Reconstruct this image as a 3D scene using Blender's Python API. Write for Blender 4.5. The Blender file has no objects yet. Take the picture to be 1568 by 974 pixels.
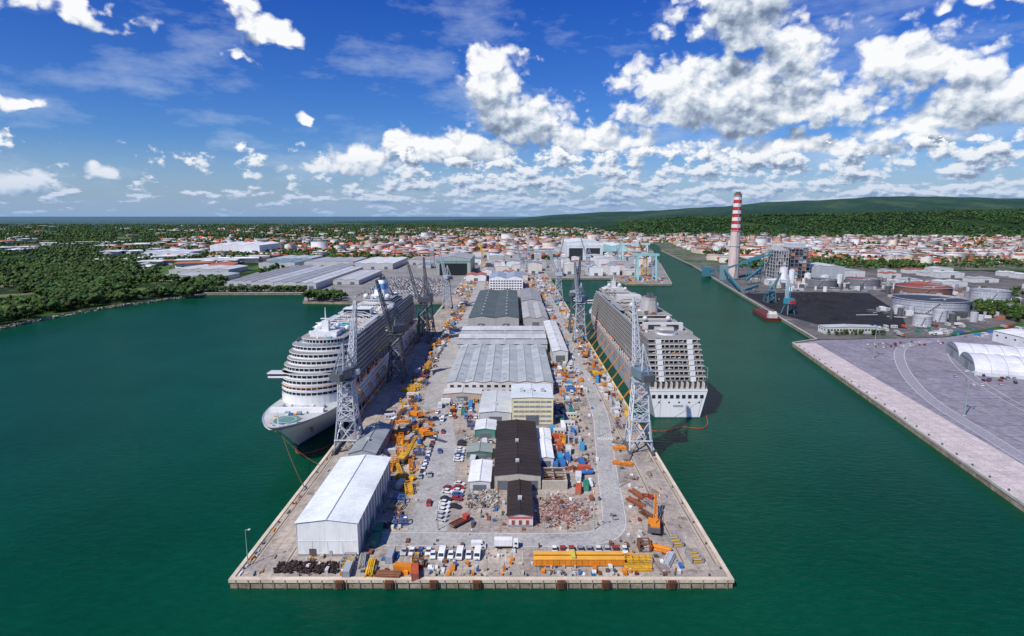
import bpy, math, random, bmesh
import numpy as np
from mathutils import Vector
rnd=random.Random(7); nr=np.random.RandomState(5)
sc=bpy.context.scene
U=rnd.uniform
# ------------------------------------------------------------------ materials
def nt_new(name):
    m=bpy.data.materials.new(name); m.use_nodes=True
    nt=m.node_tree; b=nt.nodes['Principled BSDF']; return m,nt,b
def N(nt,t,**k):
    n=nt.nodes.new(t)
    for a,v in k.items(): setattr(n,a,v)
    return n
def math_(nt,op,a,b=None,c=None,clamp=False):
    n=nt.nodes.new('ShaderNodeMath'); n.operation=op; n.use_clamp=clamp
    for i,x in enumerate((a,b,c)):
        if x is None: continue
        if isinstance(x,(int,float)): n.inputs[i].default_value=x
        else: nt.links.new(x,n.inputs[i])
    return n.outputs[0]
def noise(nt,vec,scale,detail=4,rough=.55,dim='3D'):
    n=nt.nodes.new('ShaderNodeTexNoise'); n.noise_dimensions=dim
    n.inputs['Scale'].default_value=scale; n.inputs['Detail'].default_value=detail; n.inputs['Roughness'].default_value=rough
    if vec is not None: nt.links.new(vec,n.inputs['Vector'])
    return n
def ramp(nt,fac,stops):
    n=nt.nodes.new('ShaderNodeValToRGB'); e=n.color_ramp.elements
    while len(e)<len(stops): e.new(.5)
    for i,(p,c) in enumerate(stops):
        e[i].position=p; e[i].color=(c,c,c,1) if isinstance(c,(int,float)) else (*c,1)
    nt.links.new(fac,n.inputs[0]); return n.outputs[0]
def mixc(nt,fac,a,b,bt='MIX'):
    n=nt.nodes.new('ShaderNodeMix'); n.data_type='RGBA'; n.blend_type=bt
    if isinstance(fac,(int,float)): n.inputs[0].default_value=fac
    else: nt.links.new(fac,n.inputs[0])
    for i,x in ((6,a),(7,b)):
        if isinstance(x,tuple): n.inputs[i].default_value=(*x,1)
        else: nt.links.new(x,n.inputs[i])
    return n.outputs[2]
def pos(nt): return N(nt,'ShaderNodeNewGeometry').outputs['Position']
MATS={}
def vmat(key,rough=.5,s1=.4,s2=3.,amt=.35,bump=0.,spec=.4,metal=0.,streak=False):
    m,nt,b=nt_new(key)
    at=N(nt,'ShaderNodeAttribute',attribute_name='Col')
    p=pos(nt)
    if streak:
        mp=N(nt,'ShaderNodeMapping'); mp.inputs['Scale'].default_value=(1,1,.15); nt.links.new(p,mp.inputs[0]); p2=mp.outputs[0]
    else: p2=p
    n1=noise(nt,p2,s1,4,.6).outputs[0]; n2=noise(nt,p2,s2,2,.6).outputs[0]
    s=math_(nt,'ADD',math_(nt,'MULTIPLY',n1,.65),math_(nt,'MULTIPLY',n2,.35))
    f=ramp(nt,s,[(.33,1-amt),(.6,1.0)])
    c=mixc(nt,1.0,at.outputs['Color'],f,'MULTIPLY')
    nt.links.new(c,b.inputs['Base Color'])
    b.inputs['Roughness'].default_value=rough; b.inputs['Specular IOR Level'].default_value=spec; b.inputs['Metallic'].default_value=metal
    if bump:
        bp=N(nt,'ShaderNodeBump'); bp.inputs['Strength'].default_value=bump; bp.inputs['Distance'].default_value=.3
        nt.links.new(n2,bp.inputs['Height']); nt.links.new(bp.outputs[0],b.inputs['Normal'])
    MATS[key]=m
vmat('paint',.45,.25,2.,.22,streak=True)
vmat('hullpaint',.35,.06,.8,.14,streak=True)
vmat('metal',.5,.5,3.,.35,streak=True)
vmat('conc',.9,.12,1.3,.38,.25)
vmat('roof',.6,.09,1.1,.30,.15,spec=.25)
vmat('rust',.8,.8,5,.5,.4)
vmat('far',.85,.03,.2,.25,spec=.1)
vmat('leaf',.7,.08,.7,.45,spec=.15)
vmat('glass',.15,.3,1.,.4,spec=.5)
vmat('debris',.9,.7,3,.6,.5)
# ------------------------------------------------------------------ mesh builder
class MB:
    def __init__(s): s.v=[];s.f=[];s.m=[];s.c=[];s.ms=[];s.at()
    def at(s,x=0,y=0,z=0,a=0,k=1):
        s.o=(x,y,z,math.cos(a)*k,math.sin(a)*k,k)
    def P(s,p):
        x,y,z,c,n,k=s.o; return (x+c*p[0]-n*p[1],y+n*p[0]+c*p[1],z+k*p[2])
    def mi(s,m):
        if m not in s.ms: s.ms.append(m)
        return s.ms.index(m)
    def face(s,pts,col,mat='paint'):
        n=len(s.v); s.v+=[s.P(p) for p in pts]; s.f.append(tuple(range(n,n+len(pts)))); s.m.append(s.mi(mat)); s.c.append(col)
    def box(s,x0,x1,y0,y1,z0,z1,col,mat='paint',top=None,tmat=None):
        n=len(s.v); s.v+=[s.P((x,y,z)) for z in (z0,z1) for x,y in ((x0,y0),(x1,y0),(x1,y1),(x0,y1))]
        F=[(0,1,5,4),(1,2,6,5),(2,3,7,6),(3,0,4,7),(4,5,6,7),(3,2,1,0)]
        for i,q in enumerate(F):
            s.f.append(tuple(n+a for a in q))
            if i==4 and top is not None: s.m.append(s.mi(tmat or mat)); s.c.append(top)
            else: s.m.append(s.mi(mat)); s.c.append(col)
    def beam(s,p,q,w,col,mat='metal'):
        p=Vector(p);q=Vector(q);d=(q-p).normalized()
        a=d.cross(Vector((0,0,1)))
        if a.length<.05: a=d.cross(Vector((1,0,0)))
        a.normalize(); b=d.cross(a); a*=w/2; b*=w/2
        A=[p+a+b,p-a+b,p-a-b,p+a-b]; B=[q+a+b,q-a+b,q-a-b,q+a-b]
        n=len(s.v); s.v+=[s.P(t) for t in A+B]; k=s.mi(mat)
        for i in range(4):
            s.f.append((n+i,n+(i+1)%4,n+4+(i+1)%4,n+4+i)); s.m.append(k); s.c.append(col)
        s.f.append((n,n+1,n+2,n+3)); s.m.append(k); s.c.append(col)
        s.f.append((n+4,n+5,n+6,n+7)); s.m.append(k); s.c.append(col)
    def loft(s,A,B,col,mat='paint',closed=True):
        n=len(A)
        for i in range(n if closed else n-1):
            j=(i+1)%n; s.face([A[i],A[j],B[j],B[i]],col(i) if callable(col) else col,mat)
    def cyl(s,cx,cy,z0,z1,r0,r1=None,n=16,col=(.5,.5,.5),mat='paint',cap=None):
        r1=r0 if r1 is None else r1
        A=[(cx+r0*math.cos(6.2832*i/n),cy+r0*math.sin(6.2832*i/n),z0) for i in range(n)]
        B=[(cx+r1*math.cos(6.2832*i/n),cy+r1*math.sin(6.2832*i/n),z1) for i in range(n)]
        s.loft(A,B,col,mat); s.face(B,cap or (col if not callable(col) else col(0)),mat)
    def ycyl(s,cx,cz,y0,y1,r,n,col,mat='paint',xax=False):
        def q(i,t):
            a=6.2832*i/n; u=cx+r*math.cos(a); w=cz+r*math.sin(a)
            return (t,u,w) if xax else (u,t,w)
        A=[q(i,y0) for i in range(n)]; B=[q(i,y1) for i in range(n)]
        s.loft(A,B,col,mat); s.face(A,col,mat); s.face(B,col,mat)
    def sphere(s,cx,cy,cz,r,col,mat='paint',n=12,m=7):
        R=[[(cx+r*math.sin(math.pi*j/m)*math.cos(6.2832*i/n),cy+r*math.sin(math.pi*j/m)*math.sin(6.2832*i/n),cz+r*math.cos(math.pi*j/m)) for i in range(n)] for j in range(m+1)]
        for j in range(m): s.loft(R[j],R[j+1],col,mat)
    def mesh(s,name,smooth=False):
        me=bpy.data.meshes.new(name); me.from_pydata(s.v,[],s.f)
        for k in s.ms: me.materials.append(MATS[k])
        me.polygons.foreach_set('material_index',s.m)
        a=me.attributes.new('Col','FLOAT_COLOR','FACE')
        a.data.foreach_set('color',np.array([(*c[:3],1.) for c in s.c],dtype=np.float32).ravel())
        me.update(); return me
    def obj(s,name,loc=(0,0,0)):
        return place(name,s.mesh(name),*loc)
def place(name,me,x=0,y=0,z=0,a=0,k=1.):
    o=bpy.data.objects.new(name,me); sc.collection.objects.link(o); o.location=(x,y,z); o.rotation_euler=(0,0,a); o.scale=(k,k,k); return o
def jit(c,a=.1):
    t=1+U(-a,a); return (c[0]*t,c[1]*t,c[2]*t)
def mul(c,k): return (c[0]*k,c[1]*k,c[2]*k)
WHITE=(.78,.78,.77); LG=(.5,.51,.52); MG=(.3,.31,.32); DG=(.1,.105,.11); ORG=(.72,.24,.02); YEL=(.72,.40,.03); RED=(.45,.05,.03); BLU=(.04,.16,.42); GRN=(.03,.22,.13); GL=(.03,.045,.06); BEI=(.5,.45,.37); RUST=(.2,.08,.04)
D=3.0  # quay level above the water
# ------------------------------------------------------------------ water and land
def flat(name,pts,z,mat,wall=None,wallmat=None):
    bm=bmesh.new(); vs=[bm.verts.new((x,y,z)) for x,y in pts]
    es=[bm.edges.new((vs[i],vs[(i+1)%len(vs)])) for i in range(len(vs))]
    bmesh.ops.triangle_fill(bm,use_beauty=True,use_dissolve=False,edges=es)
    for f in bm.faces:
        if f.normal.z<0: f.normal_flip()
    if wall is not None:
        lo=[bm.verts.new((x,y,wall)) for x,y in pts]
        for i in range(len(vs)):
            j=(i+1)%len(vs); f=bm.faces.new((vs[i],vs[j],lo[j],lo[i])); f.material_index=1
    me=bpy.data.meshes.new(name); bm.to_mesh(me); bm.free(); me.materials.append(mat)
    if wallmat: me.materials.append(wallmat)
    return place(name,me)
# water
m=bpy.data.materials.new('water'); m.use_nodes=True; nt=m.node_tree; nt.nodes.remove(nt.nodes['Principled BSDF']); p=pos(nt)
mp=N(nt,'ShaderNodeMapping'); mp.inputs['Scale'].default_value=(.6,1.3,1); mp.inputs['Rotation'].default_value=(0,0,.35); nt.links.new(p,mp.inputs[0])
n1=noise(nt,mp.outputs[0],.3,5,.62).outputs[0]; n2=noise(nt,p,.007,4,.6).outputs[0]
col=ramp(nt,n2,[(.35,(.0,.042,.019)),(.65,(.001,.060,.031))])
col=mixc(nt,.35,col,ramp(nt,n1,[(.3,.55),(.7,1.4)]),'MULTIPLY')
df=N(nt,'ShaderNodeBsdfDiffuse'); nt.links.new(col,df.inputs[0]); gl=N(nt,'ShaderNodeBsdfGlossy'); gl.inputs['Roughness'].default_value=.22
bp=N(nt,'ShaderNodeBump'); bp.inputs['Strength'].default_value=.6; bp.inputs['Distance'].default_value=.6
nt.links.new(n1,bp.inputs['Height']); nt.links.new(bp.outputs[0],gl.inputs['Normal']); nt.links.new(bp.outputs[0],df.inputs['Normal'])
fr=N(nt,'ShaderNodeFresnel'); fr.inputs[0].default_value=1.33; nt.links.new(bp.outputs[0],fr.inputs['Normal'])
ms=N(nt,'ShaderNodeMixShader'); nt.links.new(math_(nt,'MINIMUM',math_(nt,'MULTIPLY',fr.outputs[0],.6),.13),ms.inputs[0]); nt.links.new(df.outputs[0],ms.inputs[1]); nt.links.new(gl.outputs[0],ms.inputs[2])
nt.links.new(ms.outputs[0],nt.nodes['Material Output'].inputs[0])
flat('water',[(-60000,-3000),(60000,-3000),(60000,60000),(-60000,60000)],0,m)
# countryside
m,nt,b=nt_new('countryside'); p=pos(nt)
mp=N(nt,'ShaderNodeMapping'); mp.inputs['Rotation'].default_value=(0,0,.5); mp.inputs['Scale'].default_value=(1,.6,1); nt.links.new(p,mp.inputs[0])
vo=N(nt,'ShaderNodeTexVoronoi'); vo.inputs['Scale'].default_value=.0065; nt.links.new(mp.outputs[0],vo.inputs['Vector'])
sp=N(nt,'ShaderNodeSeparateColor'); nt.links.new(vo.outputs['Color'],sp.inputs[0])
fc=ramp(nt,sp.outputs[0],[(0,(.03,.07,.015)),(.35,(.05,.12,.02)),(.6,(.10,.17,.035)),(.8,(.15,.18,.06)),(1,(.19,.17,.09))])
nn=noise(nt,p,.004,6,.65).outputs[0]; nf=noise(nt,p,.09,4,.6).outputs[0]
tr=ramp(nt,nn,[(.44,0),(.5,1)])
c=mixc(nt,tr,fc,(.018,.042,.014)); c=mixc(nt,.5,c,ramp(nt,nf,[(.3,.4),(.7,1.3)]),'MULTIPLY')
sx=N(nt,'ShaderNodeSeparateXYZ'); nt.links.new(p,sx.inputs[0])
hz=N(nt,'ShaderNodeMapRange'); hz.inputs[1].default_value=2500; hz.inputs[2].default_value=16000; hz.inputs[3].default_value=0; hz.inputs[4].default_value=.9; nt.links.new(sx.outputs[1],hz.inputs[0])  # distance haze painted into the ground colour, bluer further north
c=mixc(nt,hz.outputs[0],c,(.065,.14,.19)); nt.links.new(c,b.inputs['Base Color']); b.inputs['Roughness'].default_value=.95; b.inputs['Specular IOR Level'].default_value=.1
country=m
def gmat(name,c1,c2,s=.05,c3=None,slab=0,rough=.92,bump=.15):
    m,nt,b=nt_new(name); p=pos(nt)
    a=noise(nt,p,s,7,.65).outputs[0]; q=noise(nt,p,s*14,3,.6).outputs[0]
    c=mixc(nt,ramp(nt,a,[(.38,0),(.6,1)]),c1,c2)
    if c3:
        st=noise(nt,p,s*3.1,5,.7).outputs[0]; c=mixc(nt,ramp(nt,st,[(.55,0),(.66,.85)]),c,c3)
    c=mixc(nt,.8,c,ramp(nt,q,[(.3,.62),(.65,1.08)]),'MULTIPLY')
    if slab:
        br=N(nt,'ShaderNodeTexBrick'); br.inputs['Scale'].default_value=slab; br.inputs['Mortar Size'].default_value=.012; br.offset=0
        br.inputs['Color1'].default_value=(1,1,1,1); br.inputs['Color2'].default_value=(.86,.86,.86,1); br.inputs['Mortar'].default_value=(.62,.62,.62,1); br.inputs['Row Height'].default_value=.5
        nt.links.new(p,br.inputs['Vector']); c=mixc(nt,1.,c,br.outputs[0],'MULTIPLY')
    nt.links.new(c,b.inputs['Base Color']); b.inputs['Roughness'].default_value=rough; b.inputs['Specular IOR Level'].default_value=.2
    bp=N(nt,'ShaderNodeBump'); bp.inputs['Strength'].default_value=bump; nt.links.new(q,bp.inputs['Height']); nt.links.new(bp.outputs[0],b.inputs['Normal'])
    return m
quaywall=gmat('quay_wall',(.42,.35,.26),(.26,.19,.13),.2,(.08,.07,.05))
g_pier=gmat('pier_concrete',(.50,.42,.34),(.33,.29,.26),.045,(.20,.15,.115),slab=.12)
g_road=gmat('asphalt_road',(.34,.33,.315),(.42,.405,.38),.06,(.26,.25,.24))
g_ind=gmat('yard_ground',(.30,.28,.26),(.2,.2,.2),.02,(.36,.32,.27))
g_town=gmat('town_ground',(.16,.15,.12),(.05,.09,.03),.012,(.3,.28,.25))
g_power=gmat('power_yard_ground',(.17,.15,.14),(.09,.09,.095),.02,(.26,.21,.17))
g_apron=gmat('port_asphalt',(.235,.22,.265),(.285,.265,.315),.02,(.2,.19,.215),slab=.03)
g_strip=gmat('quay_concrete',(.62,.54,.53),(.54,.47,.46),.08,(.46,.39,.37),slab=.08)
g_coal=gmat('coal',(.016,.016,.02),(.026,.026,.03),.05,(.04,.04,.045),bump=.6)
g_grass=gmat('grass',(.05,.11,.02),(.09,.15,.035),.03,(.14,.14,.06))
coast=[(-60000,60000),(-60000,200),(-3000,350),(-900,480),(-620,570),(-548,617),(-546,670),(-536,732),(-518,790),(-494,838),(-470,893),(-318,897),(-289,803),(-227,797),(-92,797),(-92,174),(72,174),(72,1115),(190,1115),(200,1018),(278,1018),(367,1460),(478,2000),(560,2500),(610,2520),(585,2350),(505,2000),(425,1370),(363,988),(343,869),(292,551),(261,535),(210,224),(150,-150),(150,-2900),(60000,-2900),(60000,60000)]
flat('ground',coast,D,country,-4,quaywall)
flat('pier_pavement',[(-91.9,174.1),(71.9,174.1),(71.9,1115),(71.9,1300),(-91.9,1300)],D+.004,g_pier)
flat('yard_ground',[(-91.9,797),(-91.9,1300),(72,1300),(72,1116),(189,1116),(201,1019),(277,1019),(366,1460),(477,2000),(300,2000),(100,1600),(-300,1560),(-560,1500),(-500,905),(-319,899),(-288,805)],D+.01,g_ind)
flat('town_ground',[(-1100,1500),(-560,1480),(-300,1561),(100,1601),(300,2001),(478,2003),(560,2505),(611,2524),(586,2350),(506,2000),(426,1390),(700,1290),(1500,1250),(4000,1700),(4200,3600),(1500,3700),(900,5200),(-1400,5200)],D+.03,g_town)
flat('port_pavement',[(262,533),(212,224),(152,-150),(1500,-150),(1500,560),(548,618),(420,560),(293,548)],D+.008,g_apron)
flat('quay_strip',[(261.6,534),(210.6,224),(151,-149),(178,-149),(237.6,224),(283,536)],D+.02,g_strip)
flat('power_station_yard',[(294,551),(420,562),(560,640),(800,700),(1100,900),(1000,1250),(700,1285),(427,1385),(364,988),(344,869)],D+.012,g_power)
mb=MB()
EC=(.66,.56,.42)
mb.box(-92.3,72.3,173.6,175.2,2.2,D+.35,EC,'conc'); mb.box(-92.3,-90.9,175.2,796,2.2,D+.35,EC,'conc'); mb.box(70.9,72.3,175.2,1114,2.2,D+.35,EC,'conc')
mb.obj('quay_kerb')
mb=MB()
for x in (-56,-40,-25.5,-11.5,16,30.5,52):
    mb.box(x-1.3,x+1.3,172.9,173.6,.2,D+.25,(.2,.07,.03),'rust'); mb.box(x-.9,x+.9,172.6,172.9,.5,D-.3,(.08,.04,.02),'rust')
for x in np.arange(-90,72,4.0): mb.box(x,x+.25,173.45,173.6,.0,D+.2,(.3,.24,.17),'conc')
for y in np.arange(180,640,12.):
    for x in (-92.9,72.9): mb.cyl(x,y,.3,2.2,.55,n=8,col=(.03,.03,.03))
mb.obj('quay_fender')
mb=MB()
for y in np.arange(180,640,15.):
    for x in (-90.0,70.0): mb.cyl(x,y,D,D+.7,.3,.35,8,(.08,.08,.08))
for x in np.arange(-85,70,15.): mb.cyl(x,176.2,D,D+.7,.3,.35,8,(.08,.08,.08))
mb.obj('mooring_bollard')
mb=MB()
for x in (-88.5,-77,58.5,69.3):
    mb.box(x-.9,x+.9,183,780,D+.004,D+.02,(.45,.38,.29),'conc'); mb.box(x-.14,x+.14,183,780,D+.02,D+.15,(.16,.12,.1),'rust')
mb.obj('crane_rail')
def ribbon(name,pts,w,z,mat):
    P=[Vector((x,y,0)) for x,y in pts]; L=[];R=[]
    for i,q in enumerate(P):
        d=(P[min(i+1,len(P)-1)]-P[max(i-1,0)]).normalized(); n=Vector((-d.y,d.x,0))*w/2
        L.append(q+n);R.append(q-n)
    me=bpy.data.meshes.new(name); n=len(P)
    me.from_pydata([(v.x,v.y,z) for v in L+R],[],[(i,n+i,n+i+1,i+1) for i in range(n-1)]); me.materials.append(mat); return place(name,me)
def bez(pts,n=10):
    out=[]
    for i in range(len(pts)-1):
        p0=pts[max(i-1,0)];p1=pts[i];p2=pts[i+1];p3=pts[min(i+2,len(pts)-1)]
        for k in range(n):
            t=k/n
            out.append(tuple(.5*((2*p1[j])+(-p0[j]+p2[j])*t+(2*p0[j]-5*p1[j]+4*p2[j]-p3[j])*t*t+(-p0[j]+3*p1[j]-3*p2[j]+p3[j])*t**3) for j in (0,1)))
    out.append(pts[-1]); return out
main=bez([(-52,199),(0,198),(28,199),(38,206),(41,222),(44,255),(49,300),(53,350),(54,480),(54,700),(52,1000),(50,1300)])
ribbon('road',main,9.5,D+.016,g_road)
ribbon('road',bez([(-32,204),(-33,240),(-38,300),(-47,345),(-52,420),(-53,600),(-53,900),(-53,1200)]),15,D+.012,g_road)
mwhite=gmat('road_paint',(.7,.7,.68),(.6,.6,.58),.5)
def off(pts,o):
    r=[]
    for i,q in enumerate(pts):
        a=pts[max(i-1,0)];c=pts[min(i+1,len(pts)-1)];dx,dy=c[0]-a[0],c[1]-a[1];l=math.hypot(dx,dy);r.append((q[0]-dy/l*o,q[1]+dx/l*o))
    return r
for o in (-4.4,4.4): ribbon('road_marking',off(main,o),.2,D+.022,mwhite)
mb=MB()
for i in range(9): mb.box(45.5+i*.95,45.9+i*.95,295,299,D+.022,D+.026,(.7,.7,.68))
for i in range(16): mb.box(-40+i*2.9,-39.85+i*2.9,184.5,190,D+.01,D+.014,(.65,.65,.6))
for i in range(22): mb.box(-50,-49.8,205+i*5,207.5+i*5,D+.018,D+.022,(.65,.6,.4))
mb.obj('painted_marking')
# ------------------------------------------------------------------ buildings
def windows_y(mb,x0,x1,y,zs,n,w,h,col=GL,out=-1):
    for z in zs:
        for i in range(n):
            cx=x0+(x1-x0)*(i+.5)/n
            mb.box(cx-w/2-.12,cx+w/2+.12,min(y,y+out*.1),max(y,y+out*.1),z-.12,z+h+.12,(.5,.5,.48))
            mb.box(cx-w/2,cx+w/2,min(y,y+out*.14),max(y,y+out*.14),z,z+h,jit(col,.4),'glass')
def windows_x(mb,y0,y1,x,zs,n,w,h,col=GL,out=1):
    for z in zs:
        for i in range(n):
            cy=y0+(y1-y0)*(i+.5)/n
            mb.box(min(x,x+out*.1),max(x,x+out*.1),cy-w/2-.12,cy+w/2+.12,z-.12,z+h+.12,(.5,.5,.48))
            mb.box(min(x,x+out*.14),max(x,x+out*.14),cy-w/2,cy+w/2,z,z+h,jit(col,.4),'glass')
def shed(name,x0,x1,y0,y1,h,rh,wall,roof,bays=1,ribs=6.,doors=1,win=True,axis='y',z=D,sky=False,base=None,vents=True,rj=.07,rk=.88,gut=.55):
    """gabled hall; ridges run along `axis`, `bays` parallel roofs"""
    mb=MB(); W,L=(x1-x0,y1-y0) if axis=='y' else (y1-y0,x1-x0)
    if axis=='y': mb.at(x0,y0,z)
    else: mb.at(x1,y0,z,math.pi/2)
    for X in (0,W): mb.face([(X,0,0),(X,L,0),(X,L,h),(X,0,h)],wall)
    bw=W/bays
    for k in range(bays):
        a0,a1,am=k*bw,(k+1)*bw,(k+.5)*bw
        for Y in (0,L): mb.face([(a0,Y,0),(a1,Y,0),(a1,Y,h),(am,Y,h+rh),(a0,Y,h)],wall)
        e0=.5 if k==0 else 0; e1=.5 if k==bays-1 else 0
        seg=max(1,int(L/9)); sl=rh/(bw/2)
        for i in range(seg):
            ya=-.4+(L+.8)*i/seg; yb=-.4+(L+.8)*(i+1)/seg
            mb.face([(a0-e0,ya,h+.12-e0*sl),(am,ya,h+rh+.12),(am,yb,h+rh+.12),(a0-e0,yb,h+.12-e0*sl)],jit(roof,rj),'roof')
            mb.face([(am,ya,h+rh+.12),(a1+e1,ya,h+.12-e1*sl),(a1+e1,yb,h+.12-e1*sl),(am,yb,h+rh+.12)],jit(roof,rj),'roof')
        for i in range(int(L/ribs)+1):
            yy=i*ribs
            mb.beam((a0,yy,h+.16),(am,yy,h+rh+.16),.12,mul(roof,rk)); mb.beam((am,yy,h+rh+.16),(a1,yy,h+.16),.12,mul(roof,rk))
        mb.beam((am,-.4,h+rh+.2),(am,L+.4,h+rh+.2),.4,mul(roof,.92))
        if k<bays-1: mb.box(a1-.3,a1+.3,0,L,h-.2,h+.22,mul(roof,gut))
        if vents:
            for i in range(int(L/24)):
                yy=12+i*24; mb.box(am-.8,am+.8,yy-1,yy+1,h+rh,h+rh+1.1,LG,'metal')
        if sky:
            for i in range(int(L/12)):
                yy=6+i*12
                for s in (-1,1):
                    if rnd.random()<.7: continue
                    xa=am+s*bw*.12; xb=am+s*bw*.36; za=h+rh-bw*.12*sl+.2; zb=h+rh-bw*.36*sl+.2
                    mb.face([(xa,yy,za),(xb,yy,zb),(xb,yy+3,zb),(xa,yy+3,za)],mul(roof,.75),'roof')
    mb.box(-.08,W+.08,-.08,0,0,.9,(.3,.3,.29),'conc')
    for X,o in ((0,-1),(W,1)):
        mb.box(min(X,X+o*.25),max(X,X+o*.25),0,L,h-.35,h-.02,LG)
        for i in range(int(L/ribs)+1): mb.box(min(X,X+o*.15),max(X,X+o*.15),i*ribs-.15,i*ribs+.15,0,h-.36,mul(wall,.85))
        if win and h>4.5: windows_x(mb,0,L,X,[h*.55] if h<11 else [h*.25,h*.62],max(2,int(L/ribs)),2.2,1.3,out=o)
    for k in range(doors):
        cx=W*(k+.5)/doors; dw=min(3.5,W/doors*.3); dh=min(h*.62,6)
        mb.box(cx-dw-.2,cx+dw+.2,-.16,-.08,0,dh+.2,(.3,.3,.3)); mb.box(cx-dw,cx+dw,-.22,-.16,.05,dh,(.12,.14,.16))
        for q in range(1,4): mb.box(cx-dw,cx+dw,-.25,-.22,dh*q/4,dh*q/4+.08,(.25,.26,.28))
    if base: base(mb,W,L)
    mb.at(); return mb.obj(name)
def extra(mb,W,L):
    mb.box(0,W,-.05,0,.9,5.6,(.78,.78,.76)); mb.box(0,W,-.12,0,5.6,5.75,(.6,.6,.59))
    for i in (1,2,3): mb.box(W*i/4-.06,W*i/4+.06,-.1,0,.9,5.5,(.5,.5,.5))
    mb.box(4,6.4,-.2,-.1,0,2.9,(.12,.1,.1)); mb.box(11,12,-.2,-.1,0,2.2,(.35,.35,.35))
    for i in range(12): mb.box(W+.15,W+.5,4+i*4.4,4.3+i*4.4,0,12,(.3,.32,.33))
    for i in range(5): mb.box(W+.15,W+.3,8+i*10,12+i*10,1.,3.6,(.05,.22,.17))
shed('white_warehouse',-74.5,-53.5,187.5,243,12.5,1.3,(.82,.82,.80),(.76,.80,.79),1,5.,0,False,base=extra,vents=False,rj=.02,rk=.95)
shed('boat_shed',-77,-64.5,262,300,6.5,1.8,(.35,.37,.38),(.30,.33,.34),1,4.,1)
shed('annex_shed',-63,-59,246,262,5,.8,(.4,.4,.4),(.5,.5,.5),1)
BR=(.042,.031,.026)
shed('workshop_building',-1.5,7.8,207,236,4.6,.8,(.7,.64,.6),BR,1,4.,0,True,rj=.12,base=lambda mb,W,L:(windows_y(mb,.6,W-.6,0,[1.],3,1.1,1.8,(.3,.05,.04)),mb.box(0,W,-.12,-.02,3.4,4.3,(.5,.12,.1))))
shed('long_workshop',-7.5,12.3,238,305,6.6,1.1,(.5,.45,.38),BR,1,4.,3,rj=.14)
def cream(mb,W,L):
    for r in range(5):
        mb.box(.8,W-.8,-.14,-.02,2.2+r*2.8,3.3+r*2.8,(.3,.32,.34),'glass')
        for i in range(8): mb.box(.8+i*(W-1.6)/7-.12,.8+i*(W-1.6)/7+.12,-.2,-.14,2.1+r*2.8,3.4+r*2.8,(.72,.66,.44))
    for i in range(3): mb.box(W*.2+i*6,W*.2+i*6+2.2,L*.4,L*.4+2.2,16.5,18.2,LG,'metal')
shed('cream_office_building',0,23,317,344,16,.5,(.78,.70,.44),(.62,.66,.66),1,4.,1,True,base=cream)
shed('low_grey_workshop',-18.5,-.6,320,361,6.5,.9,(.55,.55,.53),(.55,.58,.58),1,4.)
shed('green_wall_workshop',-19.5,-9,297,312,5,.7,(.08,.25,.2),(.66,.67,.66),1,4.)
shed('white_shed',-18.5,-9.5,237,259,4.2,.5,(.6,.6,.58),(.78,.79,.79),1,4.,rj=.03)
shed('white_cabin_building',12.8,19.5,262,285,4.2,.5,(.6,.6,.58),(.76,.77,.78),1,4.,rj=.03)
shed('white_cabin_building',13.5,20,288,303,3.4,.4,(.6,.6,.58),(.7,.71,.72),1,4.)
shed('small_shed',-22,-10,270,281,3.6,.7,(.1,.2,.16),(.3,.33,.3),1,4.)
def brick(mb,W,L):
    windows_y(mb,1,W-1,0,[1.5],14,2.,2.2); windows_y(mb,1,W-1,0,[5.4],14,2.4,1.6)
shed('large_assembly_hall',-43,27,374,487,8.5,1.2,(.66,.62,.57),(.43,.46,.46),6,5.5,0,True,base=brick,sky=True,rj=.09,vents=False,gut=.75)
shed('brick_annex',-44,-20,362,373,4.5,1,(.5,.4,.33),(.6,.6,.58),1,4.)
for i in range(4):
    y0=490+i*19
    shed('sawtooth_hall',-47,30,y0,y0+17.5,9+(i%2),2.,(.5,.5,.48),(.50,.51,.52) if i%2 else (.38,.39,.4),1,5.,0,True,axis='x')
shed('white_side_hall',33,45,462,600,9,1.2,(.6,.6,.58),(.62,.63,.64),1,6.)
shed('dark_roof_hall',-45,7,602,828,12,2,(.4,.4,.39),(.10,.125,.12),2,7.,2,True)
shed('mixed_hall',12,38,610,720,10,2,(.4,.4,.4),(.42,.42,.4),2,7.)
shed('mixed_hall',12,38,740,860,10,2,(.5,.5,.5),(.3,.3,.31),1,7.)
def offw(mb,W,L):
    for r in range(4): windows_y(mb,1,W-1,0,[2+r*4],12,2.8,1.8)
shed('white_office_block',-36,17,925,1010,19,4,(.8,.8,.8),(.3,.36,.45),2,8.,0,True,base=offw)
def mouth(mb,W,L):
    mb.box(W*.1,W*.9,-.4,-.1,0,24,(.015,.02,.02)); mb.box(0,W,-.3,-.1,26,29,(.1,.3,.25))
shed('shipyard_hall',-150,-82,1160,1300,32,6,(.35,.42,.38),(.36,.37,.37),1,12.,0,False,base=mouth)
def mouth2(mb,W,L):
    for k in range(2): mb.box(W*(.06+.48*k),W*(.44+.48*k),-.4,-.1,0,32,(.03,.035,.04))
    mb.box(0,W,-.5,-.1,38,44,(.76,.78,.78))
shed('dry_dock_hall',145,240,1560,1750,46,6,(.66,.72,.72),(.66,.7,.7),1,14.,0,False,base=mouth2)
shed('teal_hall',245,330,1700,1850,30,5,(.35,.6,.58),(.6,.7,.7),2,14.,1,True)
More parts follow.
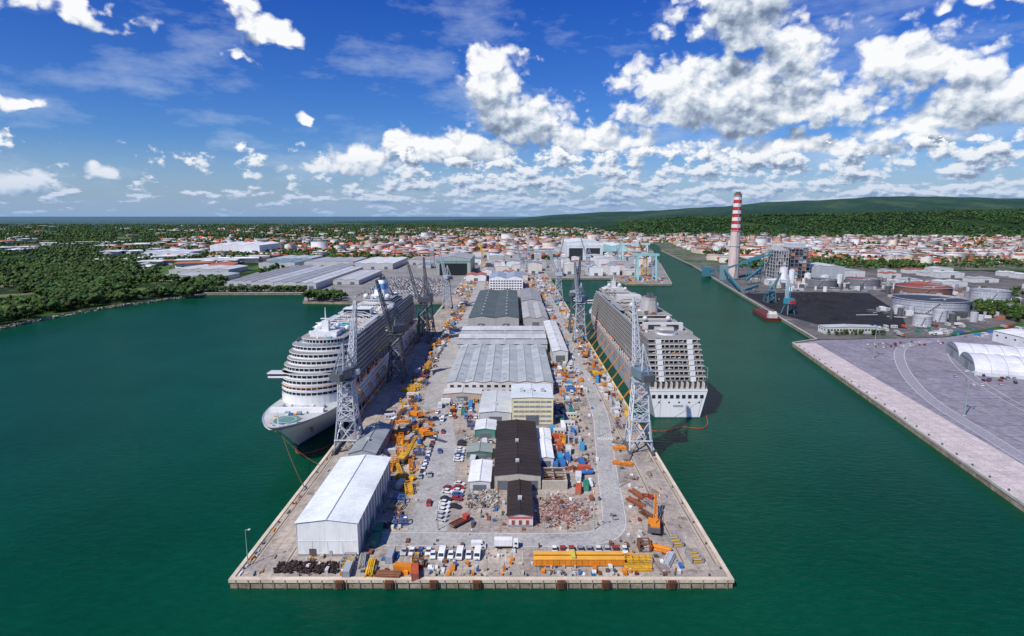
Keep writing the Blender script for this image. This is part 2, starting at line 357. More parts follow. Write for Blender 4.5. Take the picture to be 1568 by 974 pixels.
for (a,b_,c,d,h,rc,bn) in [(-470,-428,965,1270,10,(.34,.35,.36),3),(-424,-388,950,1240,10,(.5,.52,.53),2),(-383,-347,940,1300,11,(.36,.38,.4),2),(-343,-312,930,1230,11,(.62,.62,.62),2),
    (-560,-480,1300,1420,14,(.2,.33,.36),3),(-470,-360,1330,1460,14,(.42,.43,.45),4),(-350,-262,1290,1480,13,(.7,.7,.7),3),(-640,-520,1060,1120,9,(.45,.46,.46),2),(-690,-570,1180,1270,10,(.6,.6,.6),3),(-250,-180,1400,1520,12,(.4,.33,.3),2),
    (-306,-262,1000,1180,8,(.55,.55,.56),2),(-600,-500,1440,1560,12,(.5,.5,.52),3)]:
    shed('industrial_shed',a,b_,c,d,h,2.2,(.5,.5,.48),rc,bn,12.,bn,False,vents=False)
shed('white_factory',-915,-765,1790,1950,28,5,(.78,.78,.78),(.8,.8,.8),3,20.,2,True)
shed('white_factory',-1060,-930,1700,1790,14,3,(.6,.65,.7),(.7,.72,.74),3,20.,2,False)
occ=[(-150,-82,1160,1300),(145,240,1560,1750),(245,330,1700,1850),(-36,17,925,1010),(-250,-180,1400,1520)]
def free(x0,x1,y0,y1,pad=4):
    for a,b_,c,d in occ:
        if x0<b_+pad and x1>a-pad and y0<d+pad and y1>c-pad: return False
    return True
cnt=0
for t in range(1200):
    w=U(16,46);l=U(22,60);x=U(-255,330);y=U(845,1880)
    if y<1050 and x>-95-w: continue
    if y<1130 and x>0: continue
    if y<1130 and x+w>-95 and y<1010: continue
    if x<-120 and y<960: continue
    if x<-150 and y<1260: continue
    if x>60 and x+w>(y-1018)*.2+260: continue
    if x+w>72 and y<1140: continue
    if y>1560 and x<90: continue
    if not free(x,x+w,y,y+l): continue
    occ.append((x,x+w,y,y+l)); cnt+=1
    rc=rnd.choice([(.5,.5,.5),(.3,.31,.33),(.72,.72,.72),(.45,.15,.09),(.45,.42,.38),(.2,.3,.38),(.66,.68,.7),(.42,.14,.09)])
    shed('shipyard_building',x,x+w,y,y+l,U(7,22),U(1,3),rnd.choice([(.66,.63,.57),(.45,.45,.44),(.74,.74,.73)]),rc,rnd.choice([1,2]),12.,1,True,vents=False)
    if cnt>64: break
# ------------------------------------------------------------------ ships
def outline(y0,y1,hb,dep,n=9):
    pts=[(-hb,y1)]
    for i in range(-n,n+1):
        a=math.pi/2*i/n; pts.append((hb*math.sin(a),y0+dep*(1-math.cos(a))))
    pts.append((hb,y1)); return pts
def Z(o,z): return [(x,y,z) for x,y in o]
def deck(mb,y0,y1,hb,dep,z,h,white,rec=1.5,side=True,aft=True,step=3.1,floor=(.3,.29,.27),dark=((.03,.04,.05),(.10,.09,.08)),sidec=None,aftc=None,slabc=None):
    o=outline(y0,y1,hb,dep); inn=outline(y0+.5,y1-(rec if aft else .1),hb-rec,dep); no=len(o)
    sidec=sidec or white; aftc=aftc or white; slabc=slabc or white
    mb.loft(Z(o,z),Z(o,z+1.0),lambda i:(sidec if i in (0,no-2) else (aftc if i==no-1 else white)),'hullpaint')
    ow=outline(y0-.15,y1+.1,hb+.15,dep)
    mb.loft(Z(ow,z+h-.42),Z(ow,z+h),lambda i:slabc if i in (0,no-2) else white,'hullpaint'); mb.face(Z(ow,z+h),floor,'conc'); mb.face(Z(ow,z+h-.42),white,'hullpaint')
    n=len(inn)
    for i in range(1,n-2):
        A,B=inn[i],inn[i+1]; mb.face([(*A,z),(*B,z),(*B,z+h),(*A,z+h)],jit(dark[0],.3),'glass')
        mb.beam((A[0],A[1]-.2,z+.9),(A[0],A[1]-.2,z+h-.3),.35,white,'hullpaint')
    L=y1-(y0+dep); k=max(1,int(L/step))
    for s in (-1,1):
        for i in range(k):
            ya=y0+dep+L*i/k; yb=y0+dep+L*(i+1)/k; X=s*(hb-rec)
            dc=dark[0] if rnd.random()<.6 else dark[1]
            mb.face([(X,ya,z),(X,yb,z),(X,yb,z+h),(X,ya,z+h)],jit(dc,.5),'glass')
            if side: mb.box(min(X,s*(hb-.05)),max(X,s*(hb-.05)),ya-.09,ya+.09,z,z+h-.42,mul(white,.5),'hullpaint')
    ya=y1-(rec if aft else .1)
    k=int(2*hb/3.)
    for i in range(k):
        xa=-hb+rec+(2*hb-2*rec)*i/k; xb=-hb+rec+(2*hb-2*rec)*(i+1)/k
        mb.face([(xa,ya,z),(xb,ya,z),(xb,ya,z+h),(xa,ya,z+h)],jit(dark[0] if rnd.random()<.6 else dark[1],.5),'glass')
        if aft: mb.box(xa-.16,xa+.16,ya,y1-.05,z,z+h-.42,white,'hullpaint')
def hull(mb,L,B,ztop,zbow,over,cw,boot):
    lev=[-1,.6,2.5,5,8,11,14,ztop]; st=[0,.004,.012,.025,.04,.06,.085,.115,.15,.19,.24,.3,.4,.5,.6,.7,.8,.88,.94,.975,1]
    G=[]
    for z in lev:
        fr=max(0,z)/ztop; yb=over*(1-fr)**.85; E=(88-40*fr); pw=1.15-.55*fr; row=[]
        for t in st:
            y=yb+t*(L-yb); s=y-yb
            hb=B/2*math.sin(math.pi/2*min(1,s/E))**pw
            st_=max(0,(y-(L-45))/45); hb*=1-(.22*(1-fr)+.03)*st_**2
            zz=z+(zbow-ztop)*fr*max(0,1-y/70)**1.5 if z>0 else z
            row.append((hb,y,zz))
        G.append(row)
    for k in range(len(lev)-1):
        c=boot if lev[k+1]<=.7 else cw
        for s in (-1,1):
            A=[(s*p[0],p[1],p[2]) for p in G[k]]; Bb=[(s*p[0],p[1],p[2]) for p in G[k+1]]
            mb.loft(A,Bb,c,'hullpaint',closed=False)
        a,b_=G[k][-1],G[k+1][-1]; mb.face([(-a[0],a[1],a[2]),(a[0],a[1],a[2]),(b_[0],b_[1],b_[2]),(-b_[0],b_[1],b_[2])],WHITE if lev[k+1]>.7 else c,'hullpaint')
    return G
def lifeboat(mb,x,y,z):
    n=8; secs=[(-5,.3),(-4.2,.85),(-2.5,1.),(0,1.),(2.5,1.),(4.2,.85),(5,.3)]
    R=[]
    for sy,k in secs:
        R.append([(x+1.8*k*math.cos(6.2832*i/n),y+sy,z+1.7*k*math.sin(6.2832*i/n)) for i in range(n)])
    for a,b_ in zip(R,R[1:]): mb.loft(a,b_,lambda i:(.8,.18,.02) if i<4 else (.75,.75,.75),'paint')
    mb.face(R[0],(.8,.2,.03)); mb.face(R[-1],(.8,.2,.03))
    for s in (-3,3): mb.beam((x,y+s,z+1),(x-math.copysign(1.5,x),y+s,z+3.2),.3,WHITE)
def clutter(mb,x0,x1,y0,y1,z,n,cols,hm=3,smax=5):
    for i in range(n):
        w=U(.6,smax);l=U(.6,smax);x=U(x0,x1-w);y=U(y0,y1-l)
        mb.box(x,x+w,y,y+l,z,z+U(.3,hm),jit(rnd.choice(cols),.2))
def railing(mb,o,z,col,hh=1.1):
    for i in range(len(o)-1):
        A,B=o[i],o[i+1]; mb.beam((*A,z+hh),(*B,z+hh),.12,col)
        l=math.hypot(B[0]-A[0],B[1]-A[1]); k=max(1,int(l/4))
        for j in range(k):
            t=j/k; x=A[0]+(B[0]-A[0])*t;y=A[1]+(B[1]-A[1])*t; mb.beam((x,y,z),(x,y,z+hh),.12,col)
def funnel(mb,y,z,h,c1,c2,w=5,l=11):
    def ring(zz,k,dy): return [(w*k*math.copysign(abs(math.cos(a))**.6,math.cos(a)),y+dy+l*k*math.copysign(abs(math.sin(a))**.6,math.sin(a)),zz) for a in [6.2832*i/20 for i in range(20)]]
    r=[ring(z,1,0),ring(z+h*.45,.85,1.5),ring(z+h*.8,.75,3),ring(z+h,.7,4)]
    mb.loft(r[0],r[1],c1);mb.loft(r[1],r[2],c2);mb.loft(r[2],r[3],c1);mb.face(r[3],DG)
    for i in (-1,1):
        for j in (-2,1,4): mb.cyl(i*1.3,y+4+j,z+h-.5,z+h+2.5,.7,.6,8,DG)
def cruise(name,place_at,kind):
    mb=MB(); L=322; lf=kind=='left'; B=37 if lf else 35.5; W=WHITE if lf else (.62,.60,.57)
    mb.at(*place_at)
    hull(mb,L,B,17,21,30,(.74,.75,.76) if lf else (.36,.37,.39),(.12,.16,.22))
    hb=B/2
    fd=[]
    for i in range(13):
        t=i/12; y=2+t*52; fd.append((hb*math.sin(math.pi/2*min(1,(y-.5)/48))**.6*.985,y))
    o=[(-x,y) for x,y in reversed(fd)]+fd; mb.face([(x,y,19.2-.035*max(0,y-2)) for x,y in o],(.5,.52,.5),'conc')
    mb.cyl(0,17,18.5,19.0,6.5,n=24,col=(.14,.3,.25),cap=(.12,.25,.22)); mb.cyl(0,17,19.0,19.03,4.6,n=24,col=(.55,.55,.5)); mb.cyl(0,17,19.03,19.05,4.1,n=24,col=(.12,.25,.22))
    mb.box(-14,14,30,33,18,20.4,W,'hullpaint')
    for s in (-1,1):
        mb.ycyl(26,19.4,s*3-1.2,s*3+1.2,.9,10,(.2,.3,.3),xax=True); mb.box(s*6-1,s*6+1,36,39,18,20,WHITE); mb.box(s*11-1,s*11+1,37,41,18,19.6,LG); mb.cyl(s*3.5,8,18.6,20,.5,.5,8,LG)
        if lf:   # anchor pockets
            mb.box(s*9.2-.8,s*9.2+.8,24.5,25.6,9.5,12,(.1,.1,.1))
    clutter(mb,-9,9,9,40,18.4,26,[WHITE,LG,YEL,BLU,ORG],1.2,1.8)
    mb.cyl(0,6,18.8,27,.3,.15,6,WHITE)
    mb.box(-hb+.2,hb-.2,54,L-1,16.4,17.05,(.35,.33,.3),'conc')
    inn=outline(48,L-14,hb-4.2,16); mb.loft(Z(inn,17),Z(inn,21.4),lambda i:(.12,.12,.13) if i in (0,len(inn)-2) else W,'hullpaint')
    fr=outline(44,64,hb-.3,17); mb.loft(Z(fr,17),Z(fr,22),W,'hullpaint',closed=False)
    for s in (-1,1):
        y=76
        while y<L-30:
            if not(150<y<166): lifeboat(mb,s*(hb+.1) if lf else s*(hb-1.9),y,19.2)
            y+=21 if lf else 34
        for y in range(66,L-12,8): mb.box(min(s*(hb-.7),s*(hb-.2)),max(s*(hb-.7),s*(hb-.2)),y-.3,y+.3,17,21.5,W,'hullpaint')
        for z in (7.5,10.6,13.6):
            for y in np.arange(62,L-40,3.4):
                mb.box(s*hb-.04 if s>0 else -hb-.05,hb+.05 if s>0 else -hb+.04,y,y+1.1,z,z+1.1,(.03,.04,.05),'glass')
    nd=8; h=2.95; z=21.6
    dk=((.02,.03,.04),(.07,.07,.075)) if lf else ((.022,.022,.024),(.09,.055,.035))
    fy=[45,45.6,46.5,48,52,56,60,66]
    for k in range(nd):
        y1=L-16-(k*1.3) if lf else L-4-k*1.6
        deck(mb,fy[k],y1,hb-((.2 if k<5 else .8) if lf else .5+.2*k),17-k*.6,z,h,W,1.5,True,True,3.1 if lf else 3.4,dark=dk,sidec=(.08,.10,.125) if lf else (.07,.065,.065),aftc=None if lf else (.22,.21,.2),slabc=(.45,.47,.49) if lf else (.32,.31,.3))
        if k==3:
            mb.box(-hb-5,hb+5,fy[k]+5,fy[k]+10.5,z,z+1.,W,'hullpaint'); mb.box(-hb-4.8,hb+4.8,fy[k]+5.3,fy[k]+10.2,z+1.,z+h-.6,GL,'glass'); mb.box(-hb-5.2,hb+5.2,fy[k]+4.6,fy[k]+10.8,z+h-.6,z+h,W,'hullpaint',(.6,.6,.6))
        z+=h
    o=outline(44.6,70,hb,17); mb.loft(Z(o,26.9),Z(o,27.4),(.7,.3,.1) if lf else W,'paint',False)
    top=z
    o=outline(68,L-30,hb-1.9,14); railing(mb,o,top,WHITE)
    mb.loft(Z(o,top),Z(o,top+1.6),(.2,.3,.38),'glass',False)
    cl=[WHITE,LG,(.6,.62,.64),WHITE,(.1,.35,.5)] if lf else [(.34,.3,.27),(.2,.16,.14),LG,RUST,(.42,.39,.35),DG,WHITE]
    deck(mb,72,104,13,9,top,3.2,W,.6,False,False,dark=dk); mb.box(-8,8,80,98,top+3.2,top+6,W,'hullpaint',(.62,.64,.65))
    mb.box(-2,2,84,88,top+6,top+12,W,'hullpaint'); mb.beam((-6,86,top+10.5),(6,86,top+10.5),.6,W); mb.cyl(0,86,top+12,top+20,.5,.2,6,W); mb.box(-3,3,85.6,86.4,top+13,top+13.5,W)
    for s in (-1,1):
        mb.sphere(s*5,92,top+8,2.1,W); mb.sphere(s*9.5,98,top+5.3,1.7,W)
    for y0 in (112,168):
        mb.box(-13,13,y0,y0+44,top+.05,top+.3,(.42,.3,.18) if lf else (.22,.2,.18),'conc')
        mb.box(-5,5,y0+12,y0+28,top+.3,top+.9,W,'hullpaint',(.05,.35,.45) if lf else (.1,.1,.1))
        for s in (-1,1):
            mb.box(min(s*13,s*16.5),max(s*13,s*16.5),y0-2,y0+46,top+3,top+3.4,W,'hullpaint',(.5,.52,.53) if lf else (.3,.28,.26))
            for q in range(0,46,6): mb.beam((s*13.2,y0+q,top),(s*13.2,y0+q,top+3),.3,W)
        for i in range(7):
            yy=y0+i*7; mb.beam((-13,yy,top+3.4),(-6,yy,top+6.2),.35,W);mb.beam((6,yy,top+6.2),(13,yy,top+3.4),.35,W);mb.beam((-6,yy,top+6.2),(6,yy,top+6.2),.35,W)
    deck(mb,156,168,14,4,top,3.2,W,.6,False,False,dark=dk)
    mb.box(-10,10,157,167,top+3.2,top+8,W,'hullpaint'); mb.box(-9.6,9.6,156.8,157,top+4,top+7.5,(.02,.03,.05),'glass')
    deck(mb,214,262,14,7,top,3.2,W,.6,False,False,dark=dk); deck(mb,218,256,12,7,top+3.2,3,W,.6,False,False,dark=dk)
    if lf: funnel(mb,240,top+6.2,14,(.72,.75,.8),(.1,.25,.5),6,11)
    else: funnel(mb,236,top+6.2,11,(.45,.42,.4),(.5,.48,.45),6,11)
    for s in (-1,1): mb.sphere(s*9,222,top+8.3,2.2,W); mb.sphere(s*8,262,top+5,1.8,W)
    mb.box(-6,6,266,284,top,top+3,W,'hullpaint',(.1,.3,.5) if lf else (.3,.28,.25))
    clutter(mb,-14.5,14.5,100,L-34,top,170 if lf else 380,cl,2.2,3.5)
    clutter(mb,-12,12,74,100,top+3.2,25,cl,2,3); clutter(mb,-11,11,218,256,top+6.2,20,cl,2,3)
    if not lf:
        for i in range(9): mb.box(-15+i*3.6,-12.9+i*3.6,L+.0,L+.12,12.2,14.4,(.03,.03,.03),'glass')
        mb.box(-3,3,L,L+.13,7,8.2,(.4,.4,.42))
        for i in range(5): mb.box(-13+i*6,-12+i*6,L,L+.12,9.3,10.2,(.03,.03,.03),'glass')
        mb.box(-hb+.6,hb-.6,L-14,L+.2,16.6,17.9,WHITE,'hullpaint',(.4,.38,.35)); mb.box(-hb+2,hb-2,L-12,L-4.5,17.9,21.6,(.06,.055,.05),'glass')
        for i in range(10): mb.box(-15.6+i*3.2,-15.2+i*3.2,L-4.5,L-.4,17.9,21.6,W,'hullpaint')
        for x in (-9.5,9.5):
            for k in range(8): mb.box(x-1.6,x+1.6,L-5.2-k*1.6,L-3.6-k*1.6,21.6+k*2.95,24.55+k*2.95,WHITE,'hullpaint')
        for k in range(8):
            for i in range(10):
                if rnd.random()<.55: x=-14.5+i*2.9; mb.box(x,x+U(.8,2),L-5.3-k*1.6,L-4.6-k*1.6,21.7+k*2.95,22.2+k*2.95+U(0,1),jit(rnd.choice([ORG,(.35,.2,.1),LG,WHITE,DG])))
        mb.cyl(0,L-32,top,top+1.2,6.5,n=20,col=WHITE,cap=(.3,.3,.3)); mb.cyl(0,L-32,top+1.2,top+1.25,4.5,n=20,col=(.15,.15,.16))
        mb.box(-13,13,L-46,L-42,top,top+5,W,'hullpaint'); mb.box(-10,-2,L-41.9,L-41.7,top+1,top+4,GL,'glass');mb.box(2,10,L-41.9,L-41.7,top+1,top+4,GL,'glass')
        for s in (-1,1):
            for y in range(250,318,6): mb.beam((s*(hb+.9),y,0 if s<0 else 3),(s*(hb+.9),y,30),.14,LG)
            for zz in range(5,31,4): mb.beam((s*(hb+.9),250,zz),(s*(hb+.9),316,zz),.12,LG)
    mb.at(); return mb.obj(name)
cruise('cruise_ship',(-113,265,0,0),'left')
cruise('cruise_ship',(99.5,338+322,0,math.pi),'right')
# ------------------------------------------------------------------ cranes
def lattice(mb,p,q,w0,w1,nb,col,t=.35):
    p=Vector(p);q=Vector(q);d=(q-p).normalized(); a=d.cross(Vector((0,1,0)))
    if a.length<.1: a=d.cross(Vector((1,0,0)))
    a.normalize(); b_=d.cross(a)
    def C(i,k):
        w=(w0+(w1-w0)*i/nb)/2; s=[(1,1),(-1,1),(-1,-1),(1,-1)][k%4]; return p+(q-p)*(i/nb)+a*(w*s[0])+b_*(w*s[1])
    for k in range(4): mb.beam(C(0,k),C(nb,k),t,col)
    for i in range(nb):
        for k in range(4):
            mb.beam(C(i,k),C(i+1,k+1),t*.6,col)
            mb.beam(C(i,k+1),C(i+1,k),t*.6,col); mb.beam(C(i+1,k),C(i+1,k+1),t*.6,col)
def crane(name,X,Y,a,col,jib=72,zt=34,cab=(.35,.4,.45),jl=36,white=None):
    mb=MB(); mb.at(X,Y,D); c2=white or col
    gx,gy=5.6,7
    for sx in (-1,1):
        mb.box(sx*gx-.6,sx*gx+.6,-gy-2.5,gy+2.5,.5,2,DG)
        for k in range(6): mb.cyl(sx*gx,-8+k*3.2,.1,.6,.5,n=8,col=DG)
        for sy in (-1,1): mb.beam((sx*gx,sy*gy,2),(sx*4.3,sy*4.6,16),.8,col)
        mb.beam((sx*gx,-gy,2.2),(sx*4.3,4.6,16),.35,c2); mb.beam((sx*gx,gy,2.2),(sx*4.3,-4.6,16),.35,c2)
        mb.beam((sx*5,-5.8,9),(sx*5,5.8,9),.45,c2)
    for sy in (-1,1):
        mb.beam((-gx,sy*gy,7),(gx,sy*gy,7),.5,c2); mb.beam((-gx,sy*gy,2.5),(4.3,sy*4.6,16),.35,c2); mb.beam((gx,sy*gy,2.5),(-4.3,sy*4.6,16),.35,c2)
    mb.box(-4.8,4.8,-5,5,16,16.5,col)
    lattice(mb,(0,0,16.5),(0,0,zt),8.6,6.4,4,c2,.55)
    mb.box(-4.2,4.2,-4.2,4.2,zt,zt+.6,col)
    for k in range(5): mb.beam((-3+(k%2)*6,-4.6,2+k*6),(3-(k%2)*6,-4.6,8+k*6),.4,LG)
    mb.at(X,Y,D,a)
    mb.cyl(0,0,zt+.6,zt+2,3,3,14,DG)
    mb.box(-3.2,3.2,-7,4.5,zt+2,zt+6.4,cab,'paint',mul(cab,1.2)); mb.box(3.2,4.8,2.5,5,zt+2.4,zt+5,WHITE); mb.box(3.25,4.75,5,5.1,zt+3.2,zt+4.7,GL,'glass')
    windows_x(mb,-6,4,3.2,[zt+3.6],3,1.6,1.2)
    mb.box(-3,3,-9.5,-7,zt+1.6,zt+5.,DG)
    top=(0,-1.5,zt+19)
    for s in (-1,1):
        mb.beam((s*2.6,3,zt+6.4),(0,-1.5,zt+19),.5,col); mb.beam((s*2.6,-6,zt+6.4),(0,-1.5,zt+19),.5,col)
    for q in (.35,.65):
        z=zt+6.4+12.6*q; mb.beam((-2.6*(1-q),3-4.5*q,z),(2.6*(1-q),3-4.5*q,z),.3,col); mb.beam((-2.6*(1-q),-6+4.5*q,z),(2.6*(1-q),-6+4.5*q,z),.3,col); mb.beam((0,3-4.5*q,z),(0,-6+4.5*q,z),.3,col)
    jr=math.radians(jib); tip=(0,4.5+jl*math.cos(jr),zt+5+jl*math.sin(jr))
    lattice(mb,(0,4.5,zt+5),tip,3.4,1.2,11,c2,.36)
    mb.beam(top,tip,.14,DG); mb.beam(top,(0,-8,zt+5),.25,col)
    mb.beam(tip,(tip[0],tip[1]+.3,zt-8),.12,DG); mb.box(-.5,.5,tip[1]-.2,tip[1]+.8,zt-10,zt-8,YEL)
    mb.at(); return mb.obj(name)
G1=(.42,.46,.5); G2=(.1,.11,.13); GW=(.6,.63,.66)
crane('portal_crane',-82.7,284,-.35,(.3,.33,.37),80,36,(.10,.12,.14),34,GW)
crane('portal_crane',-82.7,410,2.4,G2,74,34,(.1,.11,.12))
crane('portal_crane',-82.7,540,1.9,G2,76,36,G2)
crane('portal_crane',-82.7,572,.4,G2,78,36,G2)
crane('portal_crane',-82.7,745,.6,G1,66,36)
crane('portal_crane',64,283,.25,(.4,.44,.48),81,36,(.13,.2,.24),36,GW)
crane('portal_crane',64,545,2.6,G1,74,36,white=G1)
crane('portal_crane',64,590,-.5,G2,78,36)
crane('portal_crane',64,800,1.,G1,70,34)
crane('portal_crane',150,1160,1.,G1,70,34); crane('portal_crane',95,1200,-.6,G1,65,34,ORG)
for (x,y,a) in ((-180,1330,1),(20,1150,2),(-60,1250,.5),(230,1300,-1),(260,1150,2.4),(40,1400,0)):
    crane('tower_crane',x,y,a,rnd.choice([YEL,G1,(.4,.5,.55)]),U(35,75),U(28,42))
def goliath(name,x,y,span,h,col,a=0):
    mb=MB(); mb.at(x,y,D,a)
    for s in (-1,1):
        mb.beam((s*span/2,-10,0),(s*span/2,-4,h),2.4,col,'paint'); mb.beam((s*span/2,10,0),(s*span/2,4,h),2.4,col,'paint'); mb.beam((s*span/2,-9,6),(s*span/2,9,6),1.6,col,'paint')
    for yy in (-4,4): mb.box(-span/2-6,span/2+6,yy-1.2,yy+1.2,h,h+4,col)
    mb.box(-8,0,-4,4,h+4,h+7,LG); mb.at(); mb.obj(name)
goliath('gantry_crane',246,1080,34,44,(.32,.6,.58),.1); goliath('gantry_crane',290,1400,60,48,(.5,.72,.7),.1)
goliath('gantry_crane',60,1330,60,34,(.3,.4,.42),0)
# ------------------------------------------------------------------ small objects library
def wheels(mb,xs,ys,r=.34,w=.25):
    for x in xs:
        for y in ys: mb.ycyl(y,r,x-w/2,x+w/2,r,10,(.015,.015,.015),xax=True)
def car_mesh(col):
    mb=MB(); hw=.88
    prof=[(-2.1,.35),(-2.15,.75),(-1.9,.92),(-1.0,1.0),(1.5,1.02),(2.05,.95),(2.15,.6),(2.1,.35)]
    for s in (-1,1): mb.face([(s*hw,y,z) for y,z in prof],col)
    mb.loft([(-hw,y,z) for y,z in prof],[(hw,y,z) for y,z in prof],col)
    lo=[(-.8,-1.05,.98),(.8,-1.05,.98),(.8,1.75,1.0),(-.8,1.75,1.0)]; hi=[(-.66,-.35,1.45),(.66,-.35,1.45),(.66,1.15,1.45),(-.66,1.15,1.45)]
    mb.loft(lo,hi,GL,'glass'); mb.box(-.68,.68,-.38,1.18,1.45,1.5,col)
    for s in (-1,1): mb.beam((s*.74,.4,1.0),(s*.68,.4,1.46),.09,col)
    mb.box(-.75,-.45,-2.2,-2.12,.6,.75,(.8,.8,.75));mb.box(.45,.75,-2.2,-2.12,.6,.75,(.8,.8,.75));mb.box(-.8,-.5,2.1,2.18,.65,.8,(.4,.02,.02));mb.box(.5,.8,2.1,2.18,.65,.8,(.4,.02,.02))
    wheels(mb,(-.8,.8),(-1.35,1.35)); return mb.mesh('car')
def van_mesh(col):
    mb=MB(); hw=.98
    prof=[(-2.6,.4),(-2.65,1.0),(-2.2,1.25),(-1.5,2.1),(-1.2,2.25),(2.6,2.25),(2.65,.4)]
    for s in (-1,1):
        mb.face([(s*hw,y,z) for y,z in prof],col); mb.face([(s*(hw+.01),-1.95,1.25),(s*(hw+.01),-.9,1.25),(s*(hw+.01),-.9,1.85),(s*(hw+.01),-1.5,1.85)],GL,'glass')
    mb.loft([(-hw,y,z) for y,z in prof],[(hw,y,z) for y,z in prof],col)
    mb.face([(-.85,-2.22,1.3),(.85,-2.22,1.3),(.8,-1.55,2.08),(-.8,-1.55,2.08)],GL,'glass')
    wheels(mb,(-.9,.9),(-1.7,1.7),.38); return mb.mesh('van')
def truck_mesh(col,load):
    mb=MB()
    mb.box(-1.2,1.2,-4.2,-2.3,.7,2.9,col); mb.box(-1.1,1.1,-4.26,-4.2,1.8,2.7,GL,'glass'); mb.box(-1.22,1.22,-3.8,-2.9,1.8,2.6,GL,'glass'); mb.box(-1,1,-4.3,-4.2,.7,1.3,DG)
    mb.box(-.5,.5,-2.3,4.2,.7,1.,DG); mb.box(-1.25,1.25,-2.1,4.3,1.,1.25,(.2,.2,.2))
    if load: mb.box(-1.25,1.25,-2.1,4.3,1.25,3.5,load)
    else:
        for s in (-1,1): mb.box(s*1.25-.05,s*1.25+.05,-2.1,4.3,1.25,1.8,col)
        for k in range(4): mb.beam((-.8+k*.5,-1.8,1.45),(-.8+k*.5,4,1.45),.3,RUST,'rust')
    wheels(mb,(-1.05,1.05),(-3.3,2.2,3.4),.5,.35); return mb.mesh('truck')
def cont_mesh(col,L=6.1):
    mb=MB(); mb.box(-1.15,1.15,-L/2+.05,L/2-.05,.1,2.5,col,'paint')
    n=int(L/.5)
    for i in range(n):
        y=-L/2+.3+i*.5
        for s in (-1,1): mb.box(min(s*1.15,s*1.21),max(s*1.15,s*1.21),y,y+.22,.2,2.4,col)
        mb.box(-1.1,1.1,y,y+.22,2.5,2.54,col)
    for s in (-1,1):
        for e in (-1,1): mb.box(s*1.16-.08,s*1.16+.08,e*(L/2-.06)-.08,e*(L/2-.06)+.08,0,2.6,mul(col,.7))
    for x in (-.6,-.2,.2,.6): mb.beam((x,-L/2,.2),(x,-L/2,2.4),.06,LG)
    return mb.mesh('container')
def cabin_mesh(col):
    mb=MB(); mb.box(-1.25,1.25,-3,3,.2,2.7,col,'paint'); mb.box(-1.35,1.35,-3.1,3.1,2.7,2.85,(.6,.6,.6)); windows_x(mb,-2.6,1,1.25,[1.3],2,1,.8); windows_x(mb,-2.6,2.6,-1.25,[1.3],3,1,.8,out=-1)
    mb.box(1.25,1.31,1.4,2.3,.25,2.3,(.3,.3,.3)); mb.box(-.6,.2,-3.2,-3,1.8,2.4,LG)
    for y in (-2.6,0,2.6): mb.box(-1.1,1.1,y-.15,y+.15,0,.2,DG)
    return mb.mesh('cabin')
def beams_mesh(col,L=9):
    mb=MB()
    for l in range(rnd.randint(1,3)):
        for k in range(6-l):
            x=-1.6+k*.6+l*.25; y0=-L/2+U(-.6,.6); c=jit(col,.3); z=.15+l*.5
            mb.box(x,x+.4,y0,y0+L,z,z+.05,c,'rust'); mb.box(x+.17,x+.22,y0,y0+L,z+.05,z+.38,c,'rust'); mb.box(x,x+.4,y0,y0+L,z+.38,z+.43,c,'rust')
    for y in (-L/3,L/3): mb.box(-1.8,2,y-.12,y+.12,0,.15,(.3,.2,.1))
    return mb.mesh('beams')
def pipes_mesh(col,L=8):
    mb=MB()
    for l in range(3):
        for k in range(6-l): mb.ycyl(-1.3+k*.52+l*.26,.4+l*.45,-L/2+U(-.3,.3),L/2+U(-.3,.3),.25,8,jit(col,.2),'metal')
    for y in (-L/3,L/3): mb.box(-1.8,1.9,y-.1,y+.1,0,.15,(.3,.2,.1))
    return mb.mesh('pipes')
def frame_mesh(col,w=3,l=6,h=3):
    mb=MB()
    nb=max(1,int(l/2))
    for s in (-1,1):
        for i in range(nb+1): y=-l/2+l*i/nb; mb.beam((s*w/2,y,0),(s*w/2,y,h),.3,col)
        for z in (.2,h/2,h): mb.beam((s*w/2,-l/2,z),(s*w/2,l/2,z),.28,col)
        for i in range(nb): mb.beam((s*w/2,-l/2+l*i/nb,.2),(s*w/2,-l/2+l*(i+1)/nb,h),.16,col)
    for i in range(nb+1):
        y=-l/2+l*i/nb
        for z in (.2,h): mb.beam((-w/2,y,z),(w/2,y,z),.28,col)
    if rnd.random()<.6: mb.box(-w/2+.2,w/2-.2,-l/2+.3,l/2-.3,.3,h*.4,jit(rnd.choice([LG,RUST,YEL]),.2))
    return mb.mesh('frame')
def boom_mesh(col,L=14,w=1.8):
    mb=MB(); lattice(mb,(0,-L/2,w/2+.2),(0,L/2,w/2+.2),w,w*.8,int(L/1.8),col,.22); mb.box(-w/2,w/2,-L/2-.5,-L/2,0,w,col)
    return mb.mesh('boom')
def scrap_mesh(cols,n=60,r=3,hh=1.6):
    mb=MB()
    for i in range(n):
        d=r*math.sqrt(rnd.random()); a=U(0,6.28); x=d*math.cos(a);y=d*math.sin(a); z=hh*(1-d/r)*rnd.random()
        l=U(.4,2.2); q=(x+l*math.cos(a*3),y+l*math.sin(a*3),z+U(.0,.9)); mb.beam((x,y,z+.05),q,U(.12,.7),jit(rnd.choice(cols),.3),'debris')
    n=12; R0=[(r*U(.8,1.1)*math.cos(6.28*i/n),r*U(.8,1.1)*math.sin(6.28*i/n),0) for i in range(n)];R1=[(x*.5,y*.5,hh*.5*U(.6,1)) for x,y,z in R0]
    mb.loft(R0,R1,cols[0],'debris'); mb.face(R1,cols[0],'debris'); return mb.mesh('scrap')
